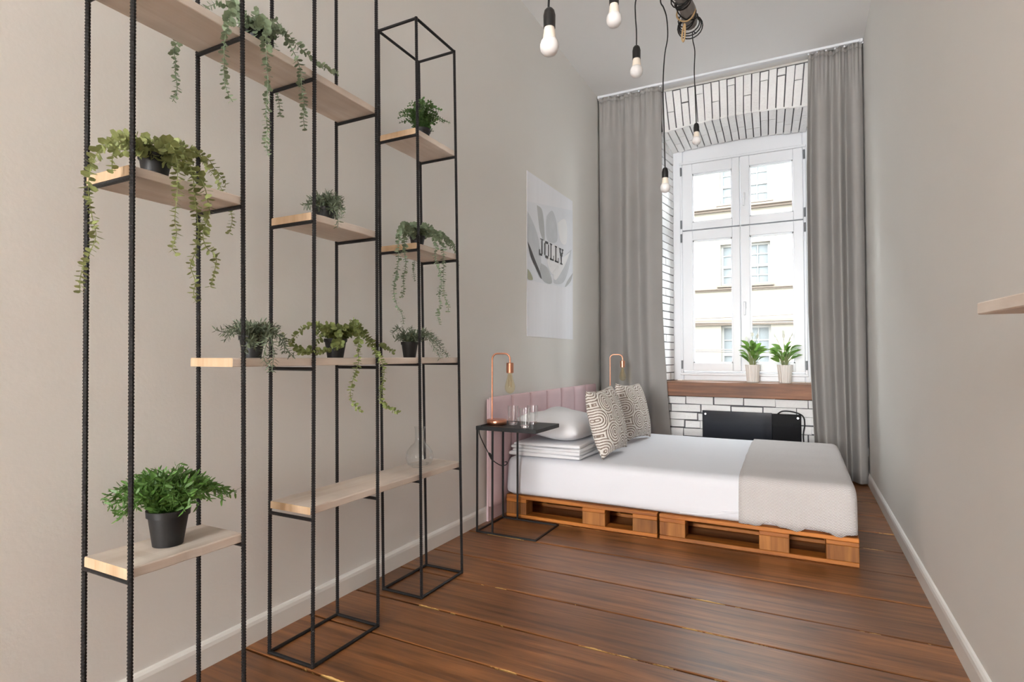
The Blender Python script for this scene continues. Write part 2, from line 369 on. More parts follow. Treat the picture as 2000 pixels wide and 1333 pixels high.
# outside: the street and our own house front (they shade the street)
struct(MB().box(-40, 40, 6.1, 40, -6.4, -6.0).build('street', mat('asphalt', (92, 92, 94), .95, .2, 2)))
hf = MB().box(-14, XL-.1, 6.0, 6.35, -6, 11).box(XR+.1, 13, 6.0, 6.35, -6, 11).box(XL-.1, XR+.1, 6.105, 6.35, -6, .70).box(XL-.1, XR+.1, 6.105, 6.35, 3.2, 11)
hf.box(XL-.1, FL, 6.105, 6.35, .7, 3.2).box(FR, XR+.1, 6.105, 6.35, .7, 3.2)
struct(hf.build('wall_outside', mat('house_front_render', (186, 178, 164), .95, .05, 1)))
# ------------------------------------------------------------------ building across the street
YO = 22.0
def fz(px, py): return PY(px, py, YO)
bld = thing('apartment_building', (0, YO, -6), 'cream rendered apartment house across the street seen through the window', 'building')
xw0, xw1 = fz(1407, 479).x, fz(1504, 470).x
zs = [(fz(1408, 712).z-.55, fz(1408, 637).z), (fz(1410, 559).z, fz(1407, 479).z)]
fh = zs[1][1]-zs[0][1]; zs.append((zs[1][0]+fh, zs[1][1]+fh)); zs.append((zs[2][0]+fh, zs[2][1]+fh)); zs.insert(0, (zs[0][0]-fh, zs[0][1]-fh))
pitch = (xw1-xw0)*2.05; cols = [(xw0+pitch*k, xw1+pitch*k) for k in range(-3, 4)]
fx0, fx1, fz0, fz1 = cols[0][0]-2, cols[-1][1]+2, -6, zs[-1][1]+1.2
fw = MB(); zc = fz0
for a, b in zs:
    fw.box(fx0, fx1, YO, YO+.5, zc, a); xc = fx0
    for p, q in cols: fw.box(xc, p, YO, YO+.5, a, b); xc = q
    fw.box(xc, fx1, YO, YO+.5, a, b); zc = b
fw.box(fx0, fx1, YO, YO+.5, zc, fz1); fw.box(fx0, fx1, YO+.49, YO+8, fz0, fz1)
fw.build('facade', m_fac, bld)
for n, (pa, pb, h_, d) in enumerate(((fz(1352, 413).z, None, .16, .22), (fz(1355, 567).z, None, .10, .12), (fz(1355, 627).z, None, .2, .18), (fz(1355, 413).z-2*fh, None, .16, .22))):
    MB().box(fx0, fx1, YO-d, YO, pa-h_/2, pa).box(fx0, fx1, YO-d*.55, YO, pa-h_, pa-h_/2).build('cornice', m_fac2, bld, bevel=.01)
for a_, b_ in zs:
    for p_, q_ in cols:
        a, b, p, q = a_+.004, b_-.004, p_+.004, q_-.004; w = MB(); t = .08; Y0 = YO+.14; mid = a+(b-a)*.46; xm = (p+q)/2
        for bx in ((p, p+t, a, b), (q-t, q, a, b), (p, q, a, a+t), (p, q, b-t, b), (xm-.09, xm+.09, a, b), (p, q, mid-.05, mid+.05)): w.box(bx[0], bx[1], Y0+(.004 if bx[1]-bx[0] > .5 else 0), Y0+.08, bx[2], bx[3])
        for zz in (a+(mid-a)*.5, mid+(b-mid)*.5): w.box(p, q, Y0+.023, Y0+.06, zz-.018, zz+.018)
        for xx in ((p+xm)/2, (xm+q)/2): w.box(xx-.015, xx+.015, Y0+.02, Y0+.06, a, b)
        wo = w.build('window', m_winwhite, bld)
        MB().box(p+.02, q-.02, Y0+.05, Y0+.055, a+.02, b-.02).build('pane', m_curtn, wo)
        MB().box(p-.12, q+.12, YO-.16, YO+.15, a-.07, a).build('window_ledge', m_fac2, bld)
for (pa, pb) in (((1340, 684), (1600, 683)), ((1340, 687), (1600, 690)), ((1340, 632), (1600, 629)), ((1340, 624), (1600, 612))):
    A, B = PY(*pa, 14), PY(*pb, 14); A, B = A+(A-B)*3, B+(B-A)*3
    tag(MB().tube([A+(B-A)*k/12+Vector((0, 0, .25*((k-6)/6)**2)) for k in range(13)], .014, 6).build('street_cable_line', m_wire), 'thin dark overhead cable strung across the street outside the window', 'cable', 'overhead street cables')

# ------------------------------------------------------------------ curtains and rail
rail = thing('curtain_rail', (XC, 5.40, ZC-.03), 'white ceiling curtain rail running the whole room width', 'curtain rail')
MB().box(XL+.005, XR-.005, 5.375, 5.425, ZC-.022, ZC-.0005).build('track', m_white, rail, bevel=.003)
for s in (XL+.02, XR-.02): MB().box(s-.012, s+.012, 5.37, 5.43, ZC-.03, ZC-.001).build('end_cap', m_white, rail, bevel=.003)
def curtain(x0, inner, folds, label, seed):
    rnd = random.Random(seed); NU, NV = 110, 36; vs = []; fs = []
    ph = [rnd.uniform(0, 6.28) for _ in range(6)]
    for j in range(NV+1):
        v = j/NV; zz = .015+(ZC-.03-.015)*(1-v)
        xi = inner(zz)
        for i in range(NU+1):
            u = i/NU; w = u+.035*math.sin(2*math.pi*u*1.5+ph[0])
            a = .5*(1-math.cos(2*math.pi*folds*w+ph[1]*.2)); a = a**.8
            amp = .095*(.45+.55*min(1, v*3))
            y = 5.415-amp*(a-.5)-.008*math.sin(2*math.pi*(folds*1.6*u)+ph[2]+v*1.2)*(.4+.6*v)+.010*math.sin(2*math.pi*folds*4*u+ph[4])*max(0, 1-v*9)+.006*math.sin(v*7+ph[3]+u*9)
            x = x0+(xi-x0)*(u+.012*math.sin(2*math.pi*folds*w*1.0+1.2)*v*.9)
            vs.append((x, y, zz))
    for j in range(NV):
        for i in range(NU): k = j*(NU+1)+i; fs.append((k, k+1, k+NU+2, k+NU+1))
    t = thing('curtain', ((x0+inner(1))/2, 5.4, .015), label, 'curtain', 'grey curtains at the window')
    o = MB().add(vs, fs).build('cloth', m_cur, t, True)
    so = o.modifiers.new('thickness', 'SOLIDIFY'); so.thickness = .004
    tape = MB().add([(p[0], p[1]-.004, p[2]+.012) for p in vs[:NU+1]]+[(p[0], p[1]-.004, p[2]-.03) for p in vs[:NU+1]], [(i, i+1, NU+2+i, NU+1+i) for i in range(NU)]).build('header_tape', m_cur, t, True)
    tape.modifiers.new('thickness', 'SOLIDIFY').thickness = .003
    for k in range(7):
        p = vs[int(k*NU/6)]; MB().box(p[0]-.006, p[0]+.006, 5.394, 5.406, p[2]-.004, ZC-.02).build('hook', m_white, t)
    return t
curtain(XL+.012, lambda z: -1.175+.07*max(0, (1.6-z)/1.3)**1.3, 2.9, 'grey linen curtain hanging behind the bed head, beside the pink headboard', 3)
curtain(XR-.008, lambda z: .065+.022*max(0, (z-2.6))+(.035*max(0, (1.5-z)/1.2)**1.4), 3.2, 'grey linen curtain hanging behind the bed foot, beside the bare grey wall', 11)

# ------------------------------------------------------------------ heater
ht = thing('panel_heater', (-.41, 5.53, .22), 'black glass panel heater on the white brick wall under the window', 'heater')
MB().box(-.828, -.235, 5.505, 5.52, .22, .547).build('glass_panel', m_heater, ht, bevel=.002)
MB().box(-.235, -.004, 5.502, 5.52, .22, .543).build('control_panel', m_heater2, ht, bevel=.002)
for x, zz in ((-.80, .515), (-.03, .512)):
    for s in (0,): MB().tube([(x, 5.498, zz), (x, 5.507, zz)], .009, 12).build('screw', m_chrome, ht, True)
MB().box(-.75, -.08, 5.52, 5.536, .28, .50).build('bracket', m_hinge, ht)
MB().tube(catmull([(-.20, 5.53, .53), (-.15, 5.525, .566), (-.06, 5.522, .562), (.008, 5.522, .53), (.022, 5.52, .46), (.01, 5.525, .36), (.02, 5.53, .22)]), .006, 8).build('cable', m_cable, ht, True)

# ------------------------------------------------------------------ bed
PY0 = 3.29
def pallet(x0, y0, label, grp):
    t = thing('pallet', (x0+.5, y0+.4, 0), label, 'pallet', grp); L, Wd = .985, .797
    bx = [(0, .145), (.5275, .6725), (.84, .985)]; by = [(0, .1), (.326, .471), (.697, .797)]
    for a, b in by: MB().box(x0, x0+L, y0+a, y0+b, 0.0005, .022).build('bottom_board', m_pallet, t, bevel=.0025)
    for a, b in bx:
        for c, d in by: MB().box(x0+a, x0+b, y0+c+.001, y0+d-.001, .022, .100).build('block', m_palletb, t, bevel=.003)
        MB().box(x0+a, x0+b, y0, y0+Wd, .100, .122).build('cross_board', m_pallet, t, bevel=.0025)
    for a, b in ((0, .145), (.165, .265), (.326, .471), (.532, .632), (.652, .797)):
        MB().box(x0, x0+L, y0+a, y0+b, .122, .144).build('top_board', m_pallet, t, bevel=.0025)
pallet(-1.735, PY0, 'orange-brown wooden pallet at the head of the bed, beside the little black table', 'pallets under the mattress')
pallet(-.738, PY0, 'orange-brown wooden pallet at the foot of the bed, under the throw', 'pallets under the mattress')
pallet(-1.735, PY0+.80, 'orange-brown wooden pallet at the head of the bed, on its window side', 'pallets under the mattress')
pallet(-.738, PY0+.80, 'orange-brown wooden pallet at the foot of the bed, on its window side', 'pallets under the mattress')
def rbox(x0, x1, y0, y1, z0, z1, r, nx=24, ny=24, nz=8, fn=None):   # rounded soft box
    vs = []; fs = []; idx = {}
    cx, cy, cz = (x0+x1)/2, (y0+y1)/2, (z0+z1)/2; hx, hy, hz = (x1-x0)/2, (y1-y0)/2, (z1-z0)/2
    def put(i, j, k):
        if (i, j, k) in idx: return idx[(i, j, k)]
        def sm(t): return t
        p = Vector(((2*i/nx-1)*hx, (2*j/ny-1)*hy, (2*k/nz-1)*hz))
        q = Vector((max(-hx+r, min(hx-r, p.x)), max(-hy+r, min(hy-r, p.y)), max(-hz+r, min(hz-r, p.z))))
        d = p-q
        if d.length > 1e-9: p = q+d.normalized()*r
        p += Vector((cx, cy, cz))
        if fn: p = Vector(fn(p))
        idx[(i, j, k)] = len(vs); vs.append(p); return len(vs)-1
    for i in range(nx):
        for j in range(ny):
            for k in (0, nz): fs.append([put(i, j, k), put(i+1, j, k), put(i+1, j+1, k), put(i, j+1, k)])
    for i in range(nx):
        for k in range(nz):
            for j in (0, ny): fs.append([put(i, j, k), put(i+1, j, k), put(i+1, j, k+1), put(i, j, k+1)])
    for j in range(ny):
        for k in range(nz):
            for i in (0, nx): fs.append([put(i, j, k), put(i, j+1, k), put(i, j+1, k+1), put(i, j, k+1)])
    return MB().add(vs, fs)
MX0, MX1, MY0, MY1, MZ0, MZ1 = -1.742, .225, 3.285, 4.905, .1445, .388
def mfn(p):
    t = (p.z-MZ0)/(MZ1-MZ0)
    return (p.x+(.004*math.sin(p.y*6) if abs(p.x-MX1) < .1 else 0), p.y+.006*math.sin(p.x*5+1)*(1-t)+.022*t*t*(1 if p.y < 4 else -1), p.z+(.004*math.sin(p.x*3.1)*math.sin(p.y*2.7) if t > .8 else 0))
mt = thing('mattress', ((MX0+MX1)/2, (MY0+MY1)/2, MZ0), 'thick mattress in a plain white fitted sheet on the pallets', 'mattress')
rbox(MX0, MX1, MY0, MY1, MZ0, MZ1, .045, 44, 36, 12, mfn).build('fitted_sheet', m_sheet, mt, True)
# sheet hem folds near the throw
hem = MB()
for k in range(4):
    A = Vector((-.62+.05*k, MY0+.005, .165+.012*k)); hem.tube(catmull([A, A+Vector((.12, -.006, .004)), A+Vector((.24, -.004, .022)), A+Vector((.31, .004, .05))]), .004, 6)
hem.build('sheet_fold', m_sheet, mt, True)
# throw: a shell over the foot end
def herring(nt, b):
    L = nt.links.new; tc = N(nt, 'ShaderNodeTexCoord'); sp = N(nt, 'ShaderNodeSeparateXYZ'); L(tc.outputs['Object'], sp.inputs[0])
    def M(op, a, bb=None):
        n = N(nt, 'ShaderNodeMath', operation=op)
        for i, q in enumerate((a, bb)):
            if q is None: continue
            if isinstance(q, (int, float)): n.inputs[i].default_value = q
            else: L(q, n.inputs[i])
        return n.outputs[0]
    v = M('ADD', sp.outputs[1], sp.outputs[2])
    u = M('PINGPONG', M('MULTIPLY', sp.outputs[0], 90), 1.0)
    s = M('SINE', M('ADD', M('MULTIPLY', v, 760), M('MULTIPLY', u, 6)))
    rp = N(nt, 'ShaderNodeValToRGB'); rp.color_ramp.elements[0].position = .35; rp.color_ramp.elements[1].position = .65
    rp.color_ramp.elements[0].color = (*lin((160, 152, 151)), 1); rp.color_ramp.elements[1].color = (*lin((228, 225, 224)), 1)
    L(M('MULTIPLY_ADD', s, .5), rp.inputs[0])
    rp.inputs[0].links[0].from_node.inputs[2].default_value = .5
    L(rp.outputs[0], b.inputs['Base Color'])
    bp = N(nt, 'ShaderNodeBump'); bp.inputs['Strength'].default_value = .25; bp.inputs['Distance'].default_value = .003; L(s, bp.inputs['Height']); L(bp.outputs[0], b.inputs['Normal'])
m_throw = math_mat('herringbone_weave', herring, .95)
TX0 = -.305
def throw_profile():   # path round the mattress section in the Y-Z plane: near side, top, far side
    pts = []
    y0, y1, zt, zb = MY0-.006, MY1+.006, MZ1+.006, .158
    r = .05
    for k in range(7): pts.append((y0+.022*(k/6)**2, zb+(zt-r-zb)*k/6))
    for k in range(1, 7): a = math.pi*(1-k/12); pts.append((y0+.022+r+r*math.cos(a), zt-r+r*math.sin(a)))
    for k in range(1, 24): pts.append((y0+.022+r+(y1-y0-2*r-.044)*k/24, zt+.002*math.sin(k*1.3)))
    for k in range(6, -1, -1): a = math.pi*(k/12); pts.append((y1-.022-r+r*math.cos(a), zt-r+r*math.sin(a)))
    for k in range(5, -1, -1): pts.append((y1-.022*(k/6)**2, zb+(zt-r-zb)*k/6))
    return pts
pr = throw_profile(); vs = []; fs = []; n = len(pr)
xs = [TX0+(MX1-.03-TX0)*k/20 for k in range(21)]
for x in xs:
    for (y, zz) in pr:
        w = .012*math.sin(y*5+.5) if x == xs[0] else 0
        slant = .03*(1 if y > 4 else max(0, (y-3.35)/.65)) if x < -.1 else 0
        vs.append((x+w*.4-slant*(1-(x-TX0)/.25)*(1 if x < TX0+.25 else 0), y, zz+(.012*math.sin(x*31)+.006*math.sin(x*67) if zz < .17 else 0)))
# foot side: sweep corner round and down
for s in range(1, 8):
    if s <= 4:
        a = s/4*math.pi/2; dx = .045*math.sin(a); sh = .045*(1-math.cos(a))
    else: dx = .045; sh = .045
    cx = MX1-.03
    for (y, zz) in pr:
        yc = 4.095; yy = y+(-1 if y > yc else 1)*min(sh, abs(y-yc))*.8
        z2 = zz-(sh if zz > .2 else sh*.0) - ((s-4)/3*(zz-.165) if s > 4 else 0)
        vs.append((cx+dx, yy, max(z2, .157)))
m_ = len(vs)//n
for i in range(m_-1):
    for j in range(n-1): fs.append((i*n+j, i*n+j+1, (i+1)*n+j+1, (i+1)*n+j))
th = MB().add(vs, fs).build('bed_throw', m_throw, None, True, org=Vector((-.03, 4.09, .157)))
th.modifiers.new('thickness', 'SOLIDIFY').thickness = -.004
tag(th, 'beige herringbone throw draped over the foot of the bed', 'throw')
# headboard
hb = thing('headboard', (-1.78, 4.15, .095), 'pink upholstered headboard of upright channels against the left wall', 'headboard')
MB().box(XL+.0165, XL+.028, 3.125, 5.19, .0, .775).build('back_board', m_pink, hb)
yy = 3.12; k = 0
for k in range(7):
    rbox(XL+.026, XL+.062, yy+.001, yy+.295, .09, .79, .016, 4, 12, 20, lambda p, c=yy+.148: (p.x-.012*(abs(p.y-c)/.148)**3*(1 if p.x > XL+.04 else 0), p.y, p.z)).build('channel', m_pink, hb, True)
    yy += .2955
# folded duvet with layers, and the pillow
def soft(p0, p1, r, amp, seed, nx=22, ny=22, nz=6):
    rr = random.Random(seed); a, b, c, d = [rr.uniform(0, 6) for _ in range(4)]
    return rbox(p0[0], p1[0], p0[1], p1[1], p0[2], p1[2], r, nx, ny, nz, lambda p: (p.x+amp*math.sin(p.y*9+a), p.y+amp*math.sin(p.x*8+b+p.z*30), p.z+amp*.7*math.sin(p.x*7+c)*math.sin(p.y*6+d)*(1 if p.z > p0[2]+.01 else 0)))
du = thing('folded_duvet', (-1.5, 3.66, .392), 'white duvet folded flat under the white pillow at the bed head', 'duvet')
lay = .394
for i, (t, ins) in enumerate(((.026, 0), (.022, .012), (.022, .004), (.020, .02))):
    soft((-1.735+ins, 3.335+ins*.8, lay), (-1.235-ins*.7, 4.02, lay+t), t*.48, .007, i+2).build('folded_layer', m_duvet, du, True); lay += t-.001
def pillow_mesh(w, h, t, n=28, pinch=.75, e=2.6):
    vs = []; fs = []
    for sgn in (1, -1):
        for j in range(n+1):
            for i in range(n+1):
                u, v = 2*i/n-1, 2*j/n-1
                prof = max(0, (1-abs(u)**e))*max(0, (1-abs(v)**e)); zt = sgn*t/2*prof**.5
                cu = u*(1-.07*pinch*(1-abs(v))**1.0*abs(u)**3 if False else 1-.09*pinch*(1-v*v)*abs(u)**2); cv = v*(1-.09*pinch*(1-u*u)*abs(v)**2)
                vs.append((cu*w/2, cv*h/2, zt))
    m = (n+1)**2
    for s in range(2):
        for j in range(n):
            for i in range(n):
                k = s*m+j*(n+1)+i; f = (k, k+1, k+n+2, k+n+1); fs.append(f if s == 0 else f[::-1])
    return vs, fs
def pillow(name, w, h, t, M4, m, label, cat, grp=None, pinch=.75, e=2.6, wob=0, seed=1):
    vs, fs = pillow_mesh(w, h, t, pinch=pinch, e=e); rr = random.Random(seed)
    me = bpy.data.meshes.new(name); me.from_pydata([(x, y, z+wob*math.sin(x*13+seed)*math.sin(y*11+2)*(1 if z > 0 else .5)) for x, y, z in vs], [], fs)
    bm = bmesh.new(); bm.from_mesh(me); bmesh.ops.remove_doubles(bm, verts=bm.verts[:], dist=.0004); bmesh.ops.recalc_face_normals(bm, faces=bm.faces[:]); bm.to_mesh(me); bm.free()
    me.polygons.foreach_set('use_smooth', [True]*len(me.polygons)); me.materials.append(m)
    o = bpy.data.objects.new(name, me); C.objects.link(o); o.matrix_world = M4; return tag(o, label, cat, grp)
pillow('pillow', .46, .72, .18, Matrix.Translation((-1.50, 3.72, .578)) @ Matrix.Rotation(math.radians(7), 4, 'Y'), m_duvet, 'plain white bed pillow on the folded duvet against the headboard', 'pillow', pinch=.5, e=3, wob=.012)
def rings(nt, b):
    L = nt.links.new; tc = N(nt, 'ShaderNodeTexCoord'); mp = N(nt, 'ShaderNodeMapping')
    mp.inputs['Rotation'].default_value = (0, 0, math.radians(45)); mp.inputs['Location'].default_value = (.02, .015, 0); L(tc.outputs['Object'], mp.inputs[0])
    vo = N(nt, 'ShaderNodeTexVoronoi', voronoi_dimensions='2D'); vo.inputs['Scale'].default_value = 7.0; vo.inputs['Randomness'].default_value = 0; L(mp.outputs[0], vo.inputs[0])
    nz = N(nt, 'ShaderNodeTexNoise'); nz.inputs['Scale'].default_value = 90; L(tc.outputs['Object'], nz.inputs[0])
    a = N(nt, 'ShaderNodeMath', operation='MULTIPLY'); a.inputs[1].default_value = 52; L(vo.outputs['Distance'], a.inputs[0])
    c = N(nt, 'ShaderNodeMath', operation='COSINE'); L(a.outputs[0], c.inputs[0])
    d = N(nt, 'ShaderNodeMath', operation='MULTIPLY_ADD'); d.inputs[1].default_value = 1.6; L(nz.outputs['Fac'], d.inputs[0]); L(c.outputs[0], d.inputs[2])
    rp = N(nt, 'ShaderNodeValToRGB'); rp.color_ramp.elements[0].position = .36; rp.color_ramp.elements[1].position = .6
    rp.color_ramp.elements[0].color = (*lin((142, 126, 114)), 1); rp.color_ramp.elements[1].color = (*lin((232, 226, 220)), 1)
    L(d.outputs[0], rp.inputs[0]); L(rp.outputs[0], b.inputs['Base Color'])
    bp = N(nt, 'ShaderNodeBump'); bp.inputs['Strength'].default_value = .5; bp.inputs['Distance'].default_value = .006; L(d.outputs[0], bp.inputs['Height']); L(bp.outputs[0], b.inputs['Normal'])
m_ring = math_mat('ring_pattern_cotton', rings, .95)
def cushion(cx, cy, lean, yaw, label, s):
    M4 = Matrix.Translation((cx, cy, .618)) @ Matrix.Rotation(math.radians(yaw), 4, 'Z') @ Matrix.Rotation(math.radians(90-lean), 4, 'Y') @ Matrix.Rotation(math.radians(s), 4, 'Z')
    pillow('cushion', .45, .45, .17, M4, m_ring, label, 'cushion', 'ring patterned cushions', pinch=1.0, e=2.4, wob=.004, seed=s+9)
cushion(-1.17, 3.68, 14, -5, 'brown and white ring patterned cushion resting against the white pillow', 3)
cushion(-1.19, 4.42, 14, -8, 'brown and white ring patterned cushion standing toward the window side of the bed', -2)

# ------------------------------------------------------------------ side tables, lamps, glasses
def side_table(x0, y0, label):
    x1, y1, zt = x0+.385, y0+.33, .632; t = thing('side_table', ((x0+x1)/2, (y0+y1)/2, 0), label, 'side table', 'black C-shaped side tables')
    MB().box(x0-.007, x1+.007, y0-.007, y1+.007, zt-.024, zt).build('table_top', m_tabletop, t, bevel=.002)
    r = .0048
    for y in (y0, y1):
        for x in (x0, x0+.105): MB().box(x-r, x+r, y-r, y+r, 2*r, zt-.024).build('leg', m_tablesteel, t)
    for y in (y0, y1): MB().box(x0-r, x1+r, y-r, y+r, 0, 2*r).build('base_bar', m_tablesteel, t)
    for x in (x0, x1): MB().box(x-r, x+r, y0+r, y1-r, 0, 2*r).build('base_bar', m_tablesteel, t)
    return t
side_table(-1.735, 2.915, 'small black C-shaped side table holding three drinking glasses')
side_table(-1.685, 4.935, 'small black C-shaped side table behind the cushions next to the curtain')
def lamp(bx, by, ang, label, cordpts, s=1.0):
    z0 = .632; t = thing('table_lamp', (bx, by, z0), label, 'lamp', 'copper table lamps'); d = Vector((math.cos(ang), math.sin(ang), 0)); B = Vector((bx, by, z0))
    MB().lathe([(.058, 0), (.062, .004), (.062, .026), (.058, .032), (.02, .034)], B, 32).build('base', m_copper, t, True)
    P0 = B-d*.03; top = .435; rad = .035; ln = .115
    path = [P0+Vector((0, 0, .03)), P0+Vector((0, 0, top-rad))]
    for k in range(1, 9): a = k/8*math.pi/2; path.append(P0+d*(rad*(1-math.cos(a)))+Vector((0, 0, top-rad+rad*math.sin(a))))
    for k in range(0, 9): a = k/8*math.pi/2; path.append(P0+d*(ln-rad+rad*math.sin(a))+Vector((0, 0, top-rad+rad*math.cos(a))))
    E_ = P0+d*ln+Vector((0, 0, top-.055)); path.append(E_)
    MB().tube(path, .0055, 10).build('stem', m_copper, t, True)
    so = MB().lathe([(.008, 0), (.021, -.002), (.022, -.004), (.022, -.062), (.019, -.064)], E_, 24).build('socket', m_copper, t, False)
    prof = [(.013, -.06), (.014, -.075), (.019, -.10), (.027, -.125), (.032, -.145), (.031, -.162), (.024, -.178), (.012, -.187), (.004, -.189)]
    bu = MB().lathe(prof, E_, 24).build('bulb', m_amber, t, True)
    fl_ = MB()
    for k in range(4):
        a = k*math.pi/2; u = Vector((math.cos(a), math.sin(a), 0)); fl_.tube([E_+u*.006+Vector((0, 0, -.07)), E_+u*.012+Vector((0, 0, -.15))], .0008, 5)
    fl_.build('filament', m_rope, bu)
    if cordpts:
        MB().tube(catmull(cordpts), .003, 8).build('cord', m_cable, t, True)
    return t
LB = Vector((-1.665, 3.03, 0))
tl = lamp(LB.x, LB.y, math.radians(10), 'copper table lamp with amber filament bulb beside the drinking glasses',
     [PZ(950, 829, .636), PZ(942, 832, .637), PX(937, 835, -1.754)+Vector((0, 0, .004)), PX(936, 846, -1.75), PX(942, 862, -1.74), PX(950, 878, -1.73), PX(960, 896, -1.72), PX(968, 904, -1.71), PX(980, 910, -1.70), PX(989, 908, -1.70), PX(990, 903, -1.70), PX(986, 903, -1.70)])
sw = MB(); A, B = PX(955, 885, -1.725), PX(962, 899, -1.715)
sw.tube([A, A+(B-A)*.15, A+(B-A)*.85, B], .009, 8, rad=[.004, .009, .009, .004]).build('inline_switch', m_black, tl, True)
lamp(-1.56, 5.10, math.radians(12), 'copper table lamp with filament bulb rising behind the cushions by the curtain', None)
def tumbler(p, label, h_=.115, r=.033):
    t = thing('drinking_glass', p, label, 'glass', 'drinking glasses on the side table')
    MB().lathe([(r*.86, 0), (r*.9, .012), (r, h_), (r-.0018, h_), (r*.86-.001, .014), (.001, .013)], p, 28).build('glass_wall', m_glass, t, True)
    MB().lathe([(r*.84, .001), (r*.84, .012)], p, 24).build('thick_base', MATS.get('gb') or glass_thin('gb', (.95, .96, .97), .5), t, True)
for (px, py), lb in (((1002, 830), 'clear drinking glass closest to the copper lamp base'), ((1025, 836), 'clear drinking glass between two others on the black table'), ((1040, 829), 'clear drinking glass farthest from the copper lamp')):
    tumbler(PZ(px, py, .6325), lb)

# ------------------------------------------------------------------ poster
po = thing('wall_poster', (XL, 4.21, 1.19), 'pale poster with grey petals and the word JOLLY on the left wall', 'poster')
def pos(px, py, o=.004): return PX(px, py, XL+o)
y0p, y1p, z0p, z1p = 3.745, 4.685, 1.2, 2.44
m_p1 = mat('poster_white_boards', (242, 243, 249), .8, .04, 2.2, stretch=(1, 9, .7))
m_p2 = mat('poster_pale_print', (236, 239, 246), .8, .05, 7)
m_p3 = mat('poster_blue_grey', (212, 216, 222), .8, .12, 9)
m_p4 = mat('poster_mid_grey', (194, 197, 200), .8, .12, 9)
m_p5 = mat('poster_dark_ink', (92, 92, 96), .8, .15, 20)
m_p6 = mat('poster_green', (176, 180, 158), .8, .2, 12)
m_p7 = mat('poster_bright_white', (248, 249, 253), .8, .03, 7)
MB().box(XL+.0002, XL+.003, y0p, y1p, z0p, z1p).build('paper', m_p1, po)
lev = [.0034]
def pz5(zx, zy): return (1000+zx/3.703, 320+zy/3.703)
def shape(name, pts, m, closed=True):
    lev[0] += .0003; P = [pos(*pz5(*p), o=lev[0]) for p in pts]; P = [Vector((q.x, min(max(q.y, y0p), y1p), q.z)) for q in P]
    c = sum(P, Vector())/len(P)
    sm = catmull(P+[P[0]], 5)[:-1] if closed else P
    sm = [Vector((p.x, min(max(p.y, y0p), y1p), p.z)) for p in sm]
    MB().prism(sm, (.0002, 0, 0)).build(name, m, po)
shape('printed_panel', [(106, 270), (440, 340), (440, 880), (380, 895), (106, 840)], m_p2, False)
shape('printed_petal', [(110, 340), (150, 420), (190, 540), (210, 700), (205, 830), (150, 700), (112, 560)], m_p3)
shape('printed_petal', [(180, 300), (215, 330), (230, 420), (235, 560), (205, 500), (190, 400)], m_p4)
shape('printed_petal', [(250, 380), (290, 340), (320, 420), (325, 560), (260, 560), (245, 470)], m_p3)
shape('printed_petal', [(330, 430), (380, 400), (400, 480), (390, 580), (350, 560)], m_p7)
shape('printed_petal', [(430, 620), (410, 760), (370, 860), (300, 860), (330, 760), (390, 660)], m_p3)
shape('printed_petal', [(420, 640), (380, 740), (320, 840), (300, 800), (350, 700)], m_p7)
shape('printed_petal', [(210, 720), (260, 760), (290, 860), (240, 860), (205, 800)], m_p4)
shape('printed_petal', [(250, 580), (330, 600), (340, 700), (300, 800), (260, 740)], m_p7)
shape('printed_shadow', [(112, 560), (135, 610), (165, 690), (205, 790), (212, 835), (180, 770), (135, 670)], m_p5)
shape('printed_shadow', [(440, 790), (425, 850), (385, 893), (400, 850)], m_p4)
shape('printed_leaf', [(112, 760), (135, 790), (150, 838), (112, 830)], m_p6)
lev[0] += .0004
pearls = MB()
for k in range(13):
    t = k/12; a = (265+35*t, 690+125*t) if t < .5 else (282+70*(t-.5)*2, 810-100*(t-.5)*2)
    c = pos(*pz5(*a), o=lev[0]); r = .008
    pearls.prism([(c.x, c.y+r*math.cos(q*math.pi/4), c.z+r*math.sin(q*math.pi/4)) for q in range(8)], (.0003, 0, 0))
pearls.build('printed_pearls', m_p7, po)
# lettering, slab serif, in poster coordinates
Lw, Lh = .085, .135
G = {'J': [(.25, .95, .88, 1), (.52, .12, .72, .95), (.05, 0, .62, .12), (.05, .12, .2, .34)],
     'O': [(.05, .15, .24, .85), (.76, .15, .95, .85), (.2, .85, .8, 1), (.2, 0, .8, .15)],
     'L': [(.08, .92, .55, 1), (.2, .0, .42, 1), (.08, 0, .92, .1), (.80, .1, .92, .32)],
     'Y': [(.02, .92, .42, 1), (.58, .92, .98, 1), (.14, .7, .32, .92), (.68, .7, .86, .92), (.26, .52, .46, .74), (.54, .52, .74, .74), (.4, .08, .6, .56), (.24, 0, .76, .08)]}
w0 = pos(*pz5(192, 660)); w1 = pos(*pz5(372, 705)); lt = MB()
for k, ch in enumerate('JOLLY'):
    cw = (w1.y-w0.y)/5; oy = w0.y+cw*k; oz = w0.z-.01*k/5
    for a, b, c, d in G[ch]:
        lt.box(XL+lev[0], XL+lev[0]+.0004, oy+cw*.94*a, oy+cw*.94*c, oz+Lh*b, oz+Lh*d)
lt.build('lettering', m_p5, po)

